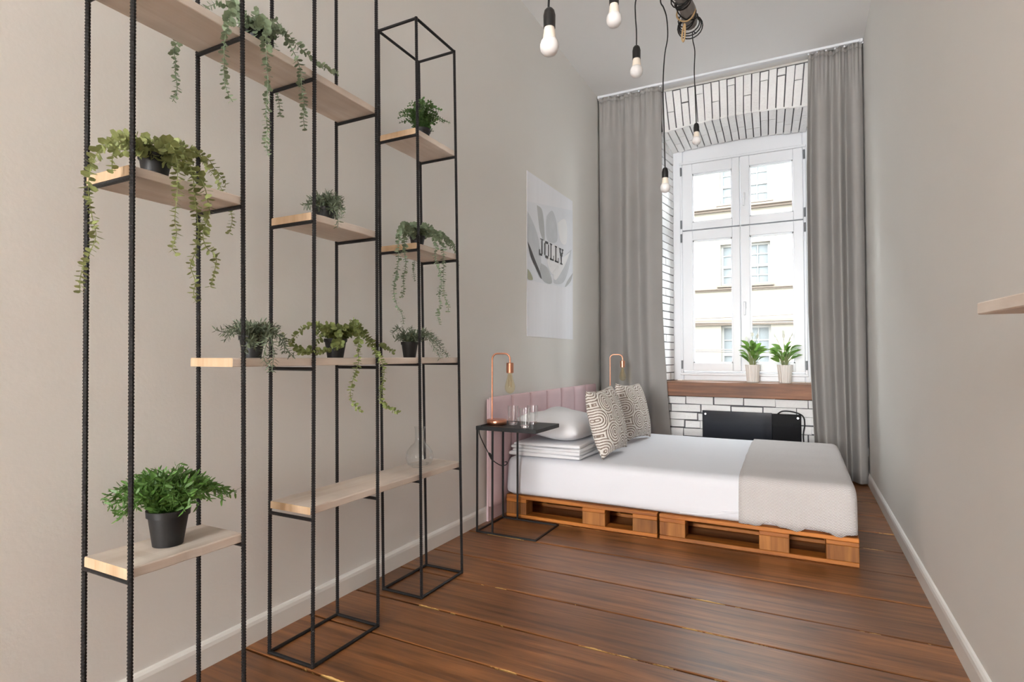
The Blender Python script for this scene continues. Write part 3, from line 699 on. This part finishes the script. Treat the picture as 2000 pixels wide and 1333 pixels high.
# ------------------------------------------------------------------ shelving towers of ribbed steel rods
XF, XRR = -1.47, -1.68
def rod(a, b, name, parent, r=.0064, ribs=True, bend=0):
    a, b = Vector(a), Vector(b); L = (b-a).length
    if not ribs: return MB().tube([a, b], r, 8).build(name, m_steel, parent, True)
    n = int(L/.0085); path = []; rad = []; off = Vector((0, bend, 0))
    for k in range(n+1):
        for t, rr in ((k+.0, r*.93), (k+.45, r*.93), (k+.55, r*1.12), (k+.85, r*1.12)):
            if t <= n: u = t/n; path.append(a+(b-a)*u+off*math.sin(math.pi*u)); rad.append(rr)
    return MB().tube(path, r, 7, rad=rad).build(name, m_steel, parent, False)
def board(x0, x1, y0, y1, zt, parent=None, th=.026, name='shelf_board'):
    n = 10; vs = []; fs = []
    for k in range(n+1):
        y = y0+(y1-y0)*k/n; a = x0+jit(.0012); b = x1+jit(.0015); q = jit(.0008)
        vs += [(a, y, zt-th), (a, y, zt-.003), (a+.003, y, zt+q), (b-.003, y, zt+q), (b, y, zt-.003), (b, y, zt-th+.002), (b-.002, y, zt-th)]
    for k in range(n):
        for j in range(7): fs.append((k*7+j, k*7+(j+1) % 7, k*7+7+(j+1) % 7, k*7+7+j))
    fs += [tuple(range(7)), tuple(range(n*7+6, n*7-1, -1))]
    o = MB().add(vs, fs).build(name, m_shelf, parent, org=None if parent else Vector(((x0+x1)/2, (y0+y1)/2, zt-th)))
    o.data.materials.append(m_endg)
    for p in o.data.polygons:
        if abs(p.normal.y) > .8: p.material_index = 1
    return o
def tower(y0, y1, ztop, topy0, topy1, bars, label):
    t = thing('shelf_tower', ((XF+XRR)/2, (y0+y1)/2, 0), label, 'shelf', 'black steel rod shelf towers')
    for X in (XRR, XF):
        rod((X, y0, 0), (X, topy0, ztop), 'rod', t, bend=random.uniform(-.003, .003)); rod((X, y1, 0), (X, topy1, ztop), 'rod', t, bend=random.uniform(-.003, .003))
    def yat(a, b, z): return a+(b-a)*z/ztop
    for z in (.006, ztop-.006):
        ya, yb = yat(y0, topy0, z), yat(y1, topy1, z)
        rod((XRR, ya, z), (XF, ya, z), 'cross_bar', t, ribs=False); rod((XRR, yb, z), (XF, yb, z), 'cross_bar', t, ribs=False)
        rod((XRR, ya, z), (XRR, yb, z), 'cross_bar', t, ribs=False); rod((XF, ya, z), (XF, yb, z), 'cross_bar', t, ribs=False)
    for z in bars:
        for y in (yat(y0, topy0, z), yat(y1, topy1, z)): rod((XRR, y, z-.006), (XF, y, z-.006), 'shelf_support', t, ribs=False)
    return t, (lambda z: (yat(y0, topy0, z), yat(y1, topy1, z)))
TA, ya = tower(.817, 1.133, 3.03, .775, 1.075, (.499, 1.50, 2.004), 'tall black rod shelf tower with the bushy pot plant on its lowest board')
TB, yb = tower(1.395, 1.722, 3.03, 1.362, 1.675, (.502, 1.012, 1.515, 2.004), 'tall black rod shelf tower in the middle of three, beside the box-topped tower')
TC_, yc = tower(2.003, 2.328, 2.526, 1.942, 2.243, (.512, 1.02, 1.518, 2.018), 'lower black rod shelf tower with an open box top, next to the bed')
xb0, xb1 = XRR-.004, XF-.0075
def towerboard(T, yf, z, extra=.0): a, b = yf(z); return board(xb0+.012, xb1+.0, a-.004+.0, b+.004, z+.026, T)
towerboard(TA, ya, .499); towerboard(TA, ya, 1.50); towerboard(TB, yb, 1.515); towerboard(TC_, yc, 1.518); towerboard(TC_, yc, 2.018)
def longboard(y0, y1, zt, label): return tag(board(xb0+.012, xb1, y0, y1, zt, None), label, 'shelf board', 'long pine shelf boards')
longboard(.70, 1.70, 2.031, 'long pale pine board at the top, carrying the eucalyptus, spanning two towers')
longboard(1.085, 2.30, 1.044, 'long pale pine board at mid height with three black pots, spanning the towers')
longboard(1.385, 2.325, .539, 'long pale pine board holding the glass carafe, low between two towers')

# ------------------------------------------------------------------ plants
def leaf_round(mb, p, d, nrm, L, W):
    d = d.normalized(); s = d.cross(nrm).normalized(); n2 = s.cross(d)
    mb.add([p, p+d*L*.3+s*W*.45+n2*L*.08, p+d*L*.72+s*W*.46+n2*L*.06, p+d*L, p+d*L*.72-s*W*.46+n2*L*.06, p+d*L*.3-s*W*.45+n2*L*.08, p+d*L*.5], [(0, 6, 1), (1, 6, 2), (2, 6, 3), (3, 6, 4), (4, 6, 5), (5, 6, 0)])
def leaf_needle(mb, p, d, nrm, L, W):
    d = d.normalized(); s = d.cross(nrm).normalized(); n2 = s.cross(d)
    mb.add([p, p+d*L*.4+s*W/2, p+d*L*.4-s*W/2, p+d*L*.8+n2*L*.12+s*W*.35, p+d*L*.8+n2*L*.12-s*W*.35, p+d*L+n2*L*.2], [(0, 1, 2), (1, 3, 4, 2), (3, 5, 4)])
def rv(): 
    while True:
        v = Vector((random.uniform(-1, 1), random.uniform(-1, 1), random.uniform(-1, 1)))
        if .1 < v.length < 1: return v.normalized()
def sprig(path, name, m, parent, step, L, W, kind, ang=1.0, r=.0012, taper=.6, per=2):
    P = catmull(path, 8); mb = MB(); mb.tube(P[::2]+([P[-1]] if (len(P)-1) % 2 else []), r, 4)
    acc = 0; q = random.uniform(0, 3); tot = sum((P[i+1]-P[i]).length for i in range(len(P)-1)); run = 0
    for i in range(len(P)-1):
        seg = (P[i+1]-P[i]); l = seg.length
        if l < 1e-7: continue
        t = seg/l; acc += l; run += l
        while acc >= step:
            acc -= step; u = rv(); a = t.cross(u).normalized(); b = t.cross(a); q += 1.57+random.uniform(-.4, .4); f = 1-(1-taper)*run/tot
            for k in range(per):
                w = q+k*2*math.pi/per; side = a*math.cos(w)+b*math.sin(w); d = (side*ang+t*.5+Vector((0, 0, .15))).normalized()
                s = random.uniform(.75, 1.2)*f
                (leaf_round if kind == 0 else leaf_needle)(mb, P[i+1]-t*acc, d, (t+rv()*.5) if kind == 0 else (t*.4+rv()), L*s, W*s)
    return mb.build(name, m, parent, kind == 0)
def plant(X, px, py, zt, label, cat, name, tr=.041, h_=.072, grp=None):
    c = PX(px, py, X); c = Vector((X, c.y, zt)); t = thing(name, c, label, cat, grp)
    pot = MB().lathe([(tr*.70, 0), (tr*.92, h_*.82), (tr, h_*.82), (tr*1.02, h_), (tr*.92, h_), (tr*.86, h_*.8)], c, 32, False).build('pot', m_pot, t, True)
    MB().lathe([(tr*.70, 0), (.001, .0005)], c, 28, False).build('pot_base', m_pot, pot)
    MB().lathe([(tr*.86, h_*.82), (.001, h_*.86)], c, 20, False).build('soil', m_soil, t, True)
    return t, c, c+Vector((0, 0, h_*.85))
G1 = 'potted plants on the steel shelves'
def vines(t, root, paths, mp, m, step=.0115, L=.024, W=.024, kind=0, **kw):
    for pth in paths:
        pts = [root+Vector((random.uniform(-.015, .015), random.uniform(-.02, .02), 0))]
        for e in pth: pts.append(PX(*mp(e[0], e[1]), e[2]))
        sprig(pts, 'trailing_stem', m, t, step, L, W, kind, **kw)
def clump(t, root, m, n, R, hgt, L, W, kind, step, name='sprig', dirs=None, droop=.3, **kw):
    for k in range(n):
        a = 2.39996*k+random.uniform(-.3, .3); rr = R*math.sqrt((k+.6)/n)*random.uniform(.8, 1.1); hh = hgt*random.uniform(.55, 1.1)*(1-.35*rr/R)
        p0 = root+Vector((math.cos(a), math.sin(a), 0))*R*.12; p1 = root+Vector((math.cos(a)*rr*.5, math.sin(a)*rr*.5, hh*.75)); p2 = root+Vector((math.cos(a)*rr, math.sin(a)*rr, hh*(1-droop*rr/R)))
        sprig([p0, p1, p2], name, m, t, step, L, W, kind, **kw)
F_, R_ = -1.445, -1.715
# eucalyptus on the topmost long board
t, c, r0 = plant(-1.57, 500, 62, 2.0315, 'grey-green trailing eucalyptus in a pot on the topmost long board', 'plant', 'trailing_plant', grp=G1)
mp = lambda x, y: (200+x/3.571, y/3.571)
vines(t, r0, [[(850, 30, -1.64), (640, 110, -1.70), (555, 250, R_), (500, 340, R_), (510, 430, R_), (510, 520, R_), (522, 600, R_), (512, 655, R_), (488, 710, R_)],
  [(930, 40, -1.50), (875, 180, F_), (850, 320, F_), (850, 440, F_), (852, 560, F_), (870, 640, F_), (910, 712, F_)],
  [(1120, 150, -1.47), (1140, 290, F_), (1145, 420, F_), (1155, 560, F_), (1150, 680, F_), (1140, 800, F_), (1150, 900, F_), (1140, 1000, F_), (1162, 1095, F_)],
  [(1230, 190, -1.47), (1310, 320, F_), (1360, 420, F_), (1385, 520, F_), (1390, 620, F_), (1410, 740, F_), (1402, 820, F_), (1412, 905, F_)],
  [(1250, 220, -1.55), (1380, 335, -1.54), (1480, 425, -1.54), (1560, 475, -1.54), (1640, 515, -1.55)],
  [(1180, 260, -1.70), (1215, 480, R_), (1212, 600, R_), (1232, 720, R_), (1242, 815, R_)]], mp, m_euc)
clump(t, r0, m_euc, 24, .10, .075, .025, .025, 0, .012)
# olive trailing plant on the left tower
t, c, r0 = plant(-1.57, 303, 325, 1.5265, 'olive-green trailing plant in a black pot on a single-tower board', 'plant', 'trailing_plant', grp=G1)
mp = lambda x, y: (120+x/3.333, 220+y/3.333)
vines(t, r0, [[(400, 160, -1.50), (290, 215, -1.48), (210, 300, -1.48), (185, 400, -1.48), (175, 520, -1.48), (200, 680, -1.48), (225, 800, -1.48), (190, 900, -1.48), (150, 980, -1.48), (122, 1080, -1.48), (120, 1160, -1.48)],
  [(420, 200, -1.52), (340, 260, -1.5), (330, 380, -1.5)], [(440, 150, -1.56), (330, 210, -1.55), (240, 250, -1.55)], [(480, 150, -1.6), (390, 160, -1.6)],
  [(700, 200, -1.47), (752, 310, F_), (755, 440, F_), (750, 560, F_), (738, 700, F_), (750, 790, F_), (722, 880, F_), (762, 930, F_)],
  [(780, 260, -1.46), (850, 390, F_), (870, 560, F_), (885, 700, F_), (892, 790, F_), (868, 920, F_), (840, 1000, F_), (872, 1100, F_), (860, 1180, F_), (882, 1240, F_)],
  [(720, 210, -1.58), (850, 255, -1.6), (950, 300, -1.6), (1000, 370, -1.6), (1070, 465, -1.6)],
  [(850, 270, -1.68), (1000, 420, R_), (1080, 590, R_), (1112, 690, R_), (1090, 785, R_)],
  [(880, 400, F_), (960, 610, F_), (950, 690, F_), (920, 790, F_), (945, 880, F_), (1005, 930, F_), (1000, 1020, F_), (972, 1130, F_)]], mp, m_euc2)
clump(t, r0, m_euc2, 26, .10, .06, .025, .025, 0, .012)
# trailing plant on the box-topped tower
t, c, r0 = plant(-1.57, 815, 472, 1.5445, 'pale trailing plant in a black pot on the box-topped tower', 'plant', 'trailing_plant', tr=.036, h_=.06, grp=G1)
mp = lambda x, y: (740+x/4.444, 380+y/4.444)
vines(t, r0, [[(225, 260, -1.52), (175, 360, F_), (170, 500, F_), (165, 620, F_), (140, 740, F_), (130, 850, F_), (155, 960, F_), (200, 1040, F_), (212, 1120, F_)],
  [(240, 300, -1.5), (220, 470, F_), (235, 600, F_), (215, 720, F_), (215, 830, F_), (188, 900, F_)], [(330, 420, -1.69), (312, 580, R_), (300, 650, R_), (312, 750, R_)],
  [(440, 310, -1.5), (490, 420, F_), (490, 560, F_), (520, 650, F_), (545, 760, F_), (520, 860, F_), (535, 960, F_), (510, 1040, F_), (528, 1130, F_)],
  [(480, 330, -1.5), (550, 440, F_), (565, 560, F_), (560, 700, F_), (560, 800, F_), (575, 900, F_), (602, 960, F_), (600, 1030, F_)],
  [(510, 350, -1.6), (590, 420, -1.6), (630, 470, -1.6)], [(500, 330, -1.62), (640, 440, -1.7), (680, 560, R_), (690, 640, R_)]], mp, m_euc, step=.0105, L=.021, W=.02)
clump(t, r0, m_euc, 26, .10, .075, .026, .026, 0, .012)
# lime trailing plant in the middle pot of the mid board
t, c, r0 = plant(-1.57, 655, 695, 1.0445, 'lime-green trailing plant in the middle pot of the mid-height long board', 'plant', 'trailing_plant', tr=.042, grp=G1)
mp = lambda x, y: (380+x/3.704, 580+y/3.704)
vines(t, r0, [[(920, 220, -1.55), (820, 215, -1.55), (730, 280, -1.55), (690, 335, -1.55)], [(1060, 340, -1.48), (960, 385, -1.465), (840, 400, -1.465), (760, 405, -1.465)],
  [(930, 280, -1.6), (830, 390, -1.6), (740, 370, -1.58), (680, 330, -1.58), (630, 265, -1.58)],
  [(1140, 210, -1.5), (1190, 280, -1.46), (1180, 380, F_), (1188, 460, F_), (1160, 560, F_), (1130, 660, F_), (1132, 740, F_), (1170, 800, F_), (1212, 830, F_)],
  [(1180, 230, -1.5), (1260, 320, -1.46), (1310, 400, F_), (1360, 480, F_), (1370, 560, F_), (1350, 680, F_), (1352, 760, F_), (1420, 810, F_), (1475, 840, F_)],
  [(1200, 240, -1.55), (1290, 340, -1.53), (1370, 360, -1.53), (1440, 400, -1.53)], [(1120, 220, -1.57), (1150, 165, -1.57), (1180, 190, -1.57)],
  [(1170, 210, -1.52), (1230, 270, -1.5), (1300, 390, -1.46), (1340, 440, F_)]], mp, m_euc3, step=.0105, L=.023, W=.020)
clump(t, r0, m_euc3, 26, .10, .08, .026, .022, 0, .011)
# rosemary-like plants
def needle(px, py, zt, label, paths, mp, n, R, hgt, tr=.04, h_=.07):
    t, c, r0 = plant(-1.57, px, py, zt, label, 'plant', 'needle_leaf_plant', tr=tr, h_=h_, grp=G1)
    vines(t, r0, paths, mp, m_ros, step=.009, L=.03, W=.0062, kind=1, ang=.9, per=3)
    clump(t, r0, m_ros, n+4, R*1.1, hgt*1.15, .03, .0062, 1, .0095, droop=.5, per=3)
needle(492, 697, 1.0445, 'grey-green needle-leaved plant spilling from the first pot on the mid-height board',
  [[(300, 230, -1.53), (220, 255, -1.53), (150, 240, -1.53)], [(330, 240, -1.5), (260, 270, -1.48), (215, 320, -1.48)], [(520, 240, -1.5), (560, 330, -1.45), (570, 430, F_), (560, 540, F_)], [(540, 230, -1.5), (620, 300, -1.47), (680, 400, -1.465), (720, 430, -1.465)], [(400, 330, -1.47), (360, 400, -1.465)], [(430, 320, -1.49), (430, 380, -1.465)], [(520, 300, -1.46), (500, 440, F_), (540, 500, F_)], [(560, 260, -1.5), (640, 330, -1.47), (650, 410, -1.465)]], lambda x, y: (380+x/3.704, 580+y/3.704), 16, .10, .065)
needle(800, 694, 1.0445, 'grey-green needle-leaved plant in the pot nearest the bed on the mid-height board',
  [[(1640, 260, -1.5), (1720, 310, -1.47), (1790, 380, -1.46), (1830, 425, -1.46)], [(1660, 250, -1.53), (1740, 300, -1.5), (1780, 350, -1.5)], [(1480, 230, -1.57), (1430, 270, -1.57)], [(1650, 270, -1.48), (1740, 370, -1.46), (1780, 450, F_)]], lambda x, y: (380+x/3.704, 580+y/3.704), 16, .075, .085, tr=.039)
needle(636, 413, 1.5415, 'small grey-green needle-leaved plant alone on a board of the middle tower',
  [[(1280, 620, -1.5), (1340, 760, -1.46), (1400, 860, F_)], [(1300, 600, -1.52), (1370, 700, -1.47), (1430, 760, F_)], [(900, 650, -1.55), (790, 690, -1.55)], [(1260, 700, -1.47), (1330, 900, F_), (1330, 1020, F_)]], lambda x, y: (500+x/8.333, 320+y/8.333), 16, .075, .075, tr=.038, h_=.06)
# bushy plants
t, c, r0 = plant(-1.575, 328, 1062, .5265, 'bushy bright green plant in a larger black pot on the lowest left board', 'plant', 'bushy_plant', tr=.054, h_=.098, grp=G1)
clump(t, r0, m_bush, 92, .17, .165, .036, .010, 1, .014, droop=.6, ang=.7, per=2)
t, c, r0 = plant(-1.565, 824, 262, 2.0445, 'small round-leaved green bush in a dark pot high on the box-topped tower', 'plant', 'bushy_plant', tr=.04, h_=.065, grp=G1)
clump(t, r0, m_box, 66, .125, .19, .018, .014, 0, .012, droop=.45, ang=1.0)
# carafe
cf = Vector((-1.575, 2.125, .5395)); t = thing('glass_carafe', cf, 'clear round-bellied glass carafe on the low long board', 'carafe')
MB().lathe([(.035, 0), (.055, .012), (.064, .04), (.060, .07), (.042, .095), (.025, .11), (.021, .13), (.021, .165), (.026, .185), (.0245, .185), (.0195, .165), (.0195, .13), (.0235, .112), (.040, .096), (.0575, .07), (.0615, .04), (.053, .014), (.001, .004)], cf, 36).build('body', MATS.get('cg') or glass_thin('cg', (.98, .985, .985), .09), t, True)

# ------------------------------------------------------------------ peace lilies on the sill
def lily(px, label, seed):
    random.seed(seed); c = Vector((PY(px, 740, 5.70).x, 5.70, .8085)); t = thing('peace_lily', c, label, 'plant', 'peace lilies on the sill'); n = 60; vs = []; fs = []
    prof = [(.047, 0), (.05, .006), (.056, .08), (.063, .155), (.066, .165), (.060, .165), (.056, .13)]
    for r, z in prof:
        for k in range(n):
            rr = r*(1+(.035 if k % 4 < 2 else -.02)*(1 if .004 < z < .16 else 0)); a = 2*math.pi*k/n; vs.append(c+Vector((rr*math.cos(a), rr*math.sin(a), z)))
    for j in range(len(prof)-1):
        for k in range(n): fs.append((j*n+k, j*n+(k+1) % n, (j+1)*n+(k+1) % n, (j+1)*n+k))
    fs.append(tuple(range(n)))
    tag(MB().add(vs, fs).build('pot', m_ceramic, t), 'white ribbed ceramic pot')
    MB().lathe([(.057, .14), (.001, .146)], c, 20, False).build('soil', m_soil, t, True)
    for k in range(38):
        a = 2*math.pi*k/38*2.7+random.uniform(-.4, .4); out = random.uniform(.02, .105); hh = random.uniform(.06, .24)*(1.2-out*3.0)
        d = Vector((math.cos(a), math.sin(a)*.8, 0)); b = c+d*.02+Vector((0, 0, .14)); base_ = b+d*out*.45+Vector((0, 0, hh*.75)); L = random.uniform(.07, .105); W = L*.52
        up = Vector((0, 0, 1)); s = d.cross(up).normalized(); lv = []; lf = []; M_ = 6; dirn = (d*(.45+out*4)+up*(.9-out*3)).normalized(); s = Matrix.Rotation(random.uniform(-1.0, 1.0), 3, dirn) @ s; s = (s-dirn*s.dot(dirn)).normalized()
        p = base_.copy(); q = dirn.copy()
        for i in range(M_+1):
            u = i/M_; w = W*.5*math.sin(math.pi*min(1, u*.92+.06))**.8*(1-u*.35); nn = s.cross(q)
            lv += [p-s*w+nn*w*.35, p, p+s*w+nn*w*.35]; p = p+q*L/M_; q = (q+Vector((0, 0, -.12))+d*.04).normalized()
        for i in range(M_): lf += [(i*3, i*3+1, i*3+4, i*3+3), (i*3+1, i*3+2, i*3+5, i*3+4)]
        mb = MB().add(lv, lf); lo = mb.build('leaf', m_lily, t, True)
        MB().tube(catmull([b, b+d*out*.15+Vector((0, 0, hh*.5)), base_], 4), .0022, 5).build('stalk', m_stem, lo)
    for k in range(5):
        a = random.uniform(0, 6.28); out = random.uniform(.03, .11); d = Vector((math.cos(a), math.sin(a)*.6, 0)); hh = random.uniform(.24, .31)
        b = c+Vector((0, 0, .14)); tip = b+d*out+Vector((0, 0, hh)); fl_ = MB().tube(catmull([b, b+d*out*.35+Vector((0, 0, hh*.55)), tip], 5), .0018, 5).build('flower_stalk', m_stem, t, True)
        mb = MB(); leaf_round(mb, tip, (Vector((0, 0, 1))+d*.6), d, .05, .026); mb.build('spathe', m_spathe, fl_, True)
    return t
lily(1470, 'green peace lily in a white ribbed pot at the middle of the sill', 21)
lily(1533, 'green peace lily in a white ribbed pot next to the foot-end curtain', 34)
random.seed(99)

# ------------------------------------------------------------------ hanging branch with bulbs
lx = -.545; lz = 2.955; y_end = 3.29; y_near = 1.35
br = thing('hanging_branch', (lx, 2.3, lz), 'grey branch wound with black cable, hung on jute rope from the ceiling', 'chandelier')
pts = [(lx+.012*math.sin(k*1.1), y_end-(y_end-y_near)*k/16, lz+.014*math.sin(k*.8+1)) for k in range(17)]
MB().tube(pts, .042, 14, rad=[.040+.004*math.sin(k*2.3) for k in range(17)]).build('log', m_log, br, True)
MB().tube([Vector(pts[0])+Vector((0, .0005, 0)), Vector(pts[0])+Vector((0, .004, 0))], .039, 14).build('cut_end', m_logcut, br)
for s, (yf0, yf1, turns, ph) in enumerate(((3.27, 1.5, 15, 0), (3.29, 1.45, 11, 2.0), (3.25, 1.5, -9, 1), (3.2, 1.6, 19, 3))):
    path = []
    for k in range(turns and abs(turns)*14):
        u = k/(abs(turns)*14); a = 2*math.pi*turns*u+ph; R = .048+.008*math.sin(u*40+s)
        yq = yf0+(yf1-yf0)*u+.03*math.sin(u*31+s); path.append((lx+R*math.cos(a), yq, lz+.008+R*math.sin(a)))
    MB().tube(path, .0034, 6).build('wound_cable', m_cable, br, True)
for k in range(3):
    path = [(lx+(.056+.006*k)*math.cos(q/20*6.28), 3.27+.012*k+.01*math.sin(q/20*6.28+k), lz-.008+(.054+.006*k)*math.sin(q/20*6.28)) for q in range(21)]
    MB().tube(path, .0036, 6).build('cable_loop', m_cable, br, True)
for y in (3.16, 1.7):
    MB().tube(catmull([(lx+.01, y, ZC), (lx+.012, y+.004, (ZC+lz)/2), (lx+.01, y, lz+.045)]), .0045, 8).build('rope', m_rope, br, True)
    ring = [(lx+.05*math.cos(q/18*6.283), y+.004*math.sin(q), lz+.004+.05*math.sin(q/18*6.283)) for q in range(19)]
    MB().tube(ring, .0045, 8).build('rope_loop', m_rope, br, True)
e0 = PY(1336, 46, 3.2); 
for pp in (((1337, 46), (1333, 62), (1332, 76), (1335, 82)), ((1338, 47), (1338, 60), (1337, 74), (1335, 81))): MB().tube(catmull([PY(*q, 3.17) for q in pp]), .005, 6).build('rope_tail', m_rope, br, True)
def pendant(px, ysock, ybot, D, cord, label, hp):
    s = D/FPX; top = PD(px, ysock, D); bot = PD(px, ybot, D); H = top.z-bot.z; t = thing('pendant_bulb', bot, label, 'pendant lamp', 'bulbs hanging from the branch')
    cp = [PD(x, y, D) for x, y in cord]; cp = cp+hp
    MB().tube(catmull(cp[::-1]+[top+Vector((0, 0, -.01))]), .0035, 6).build('cord', m_cable, t, True)
    sh = H*.41; q = max(.75, min(1, H/.155))
    MB().lathe([(.004, .002), (.010*q, 0), (.016*q, -.007), (.0185*q, -.018), (.0186*q, -.020), (.0196*q, -.022), (.0192*q, -sh)], top, 22).build('socket', m_black, t, True)
    z0 = -sh+.002; bl = H-sh
    b = MB().lathe([(.021*q, -sh-bl*.40), (.0265*q, -sh-bl*.47), (.0298*q, -sh-bl*.58), (.0304*q, -sh-bl*.68), (.0285*q, -sh-bl*.80), (.021*q, -sh-bl*.92), (.011*q, -sh-bl*.98), (.001, -sh-bl)], top, 26).build('bulb', m_bulb, t, True)
    MB().lathe([(.0165*q, z0), (.0178*q, z0-.008), (.0212*q, -sh-bl*.38), (.0208*q, -sh-bl*.42)], top, 26).build('bulb_neck', m_bulbneck, b, True)
LZ = lz-.04
def lp(y, dx=0): return [Vector((lx+dx, y, LZ))]
pendant(1073, 17, 111, 1.80, [(1072, 0)], 'opal bulb on the cord that hangs nearest the shelf towers', [Vector((-.70, 1.66, 2.45))]+lp(1.7, -.04))
pendant(1199, -22, 55, 2.25, [(1199, -40)], 'opal bulb on the shortest cord, high up under the branch', [Vector((-.63, 2.18, 2.75))]+lp(2.2, -.04))
pendant(1243, 90, 153, 2.72, [(1243, 60), (1241, 30), (1242, 0)], 'opal bulb on a short cord hanging between the other cords', [Vector((-.66, 2.66, 2.85))]+lp(2.68, -.04))
pendant(1299, 328, 377, 2.98, [(1297, 250), (1295, 170), (1298, 110), (1304, 72), (1302, 35), (1296, 15), (1290, 0)], 'opal bulb on the longest cord, hanging lowest in front of the curtain edge', [Vector((lx-.045, 2.80, lz+.01))])
pendant(1360, 241, 284, 3.45, [(1358, 190), (1356, 140), (1357, 100), (1353, 78), (1353, 62)], 'opal bulb hanging off the cut end of the branch', [Vector((lx+.03, 3.30, LZ-.01))])

# ------------------------------------------------------------------ shelf on the right wall
xa = .291; pA = PX(1908, 592, xa); yA = pA.y
pl = [(xa, yA), (XR-.0005, yA), (XR-.0005, yA-1.0), (xa+.085, yA-1.0)]
zt = pA.z
ws = MB().prism([(x, y, zt-.022) for x, y in pl], (0, 0, .022)).build('wall_shelf', m_shelf, None, org=Vector((.4, yA-.5, zt-.022)), bevel=.002)
tag(ws, 'whitewashed pine shelf board fixed to the right wall', 'wall shelf')
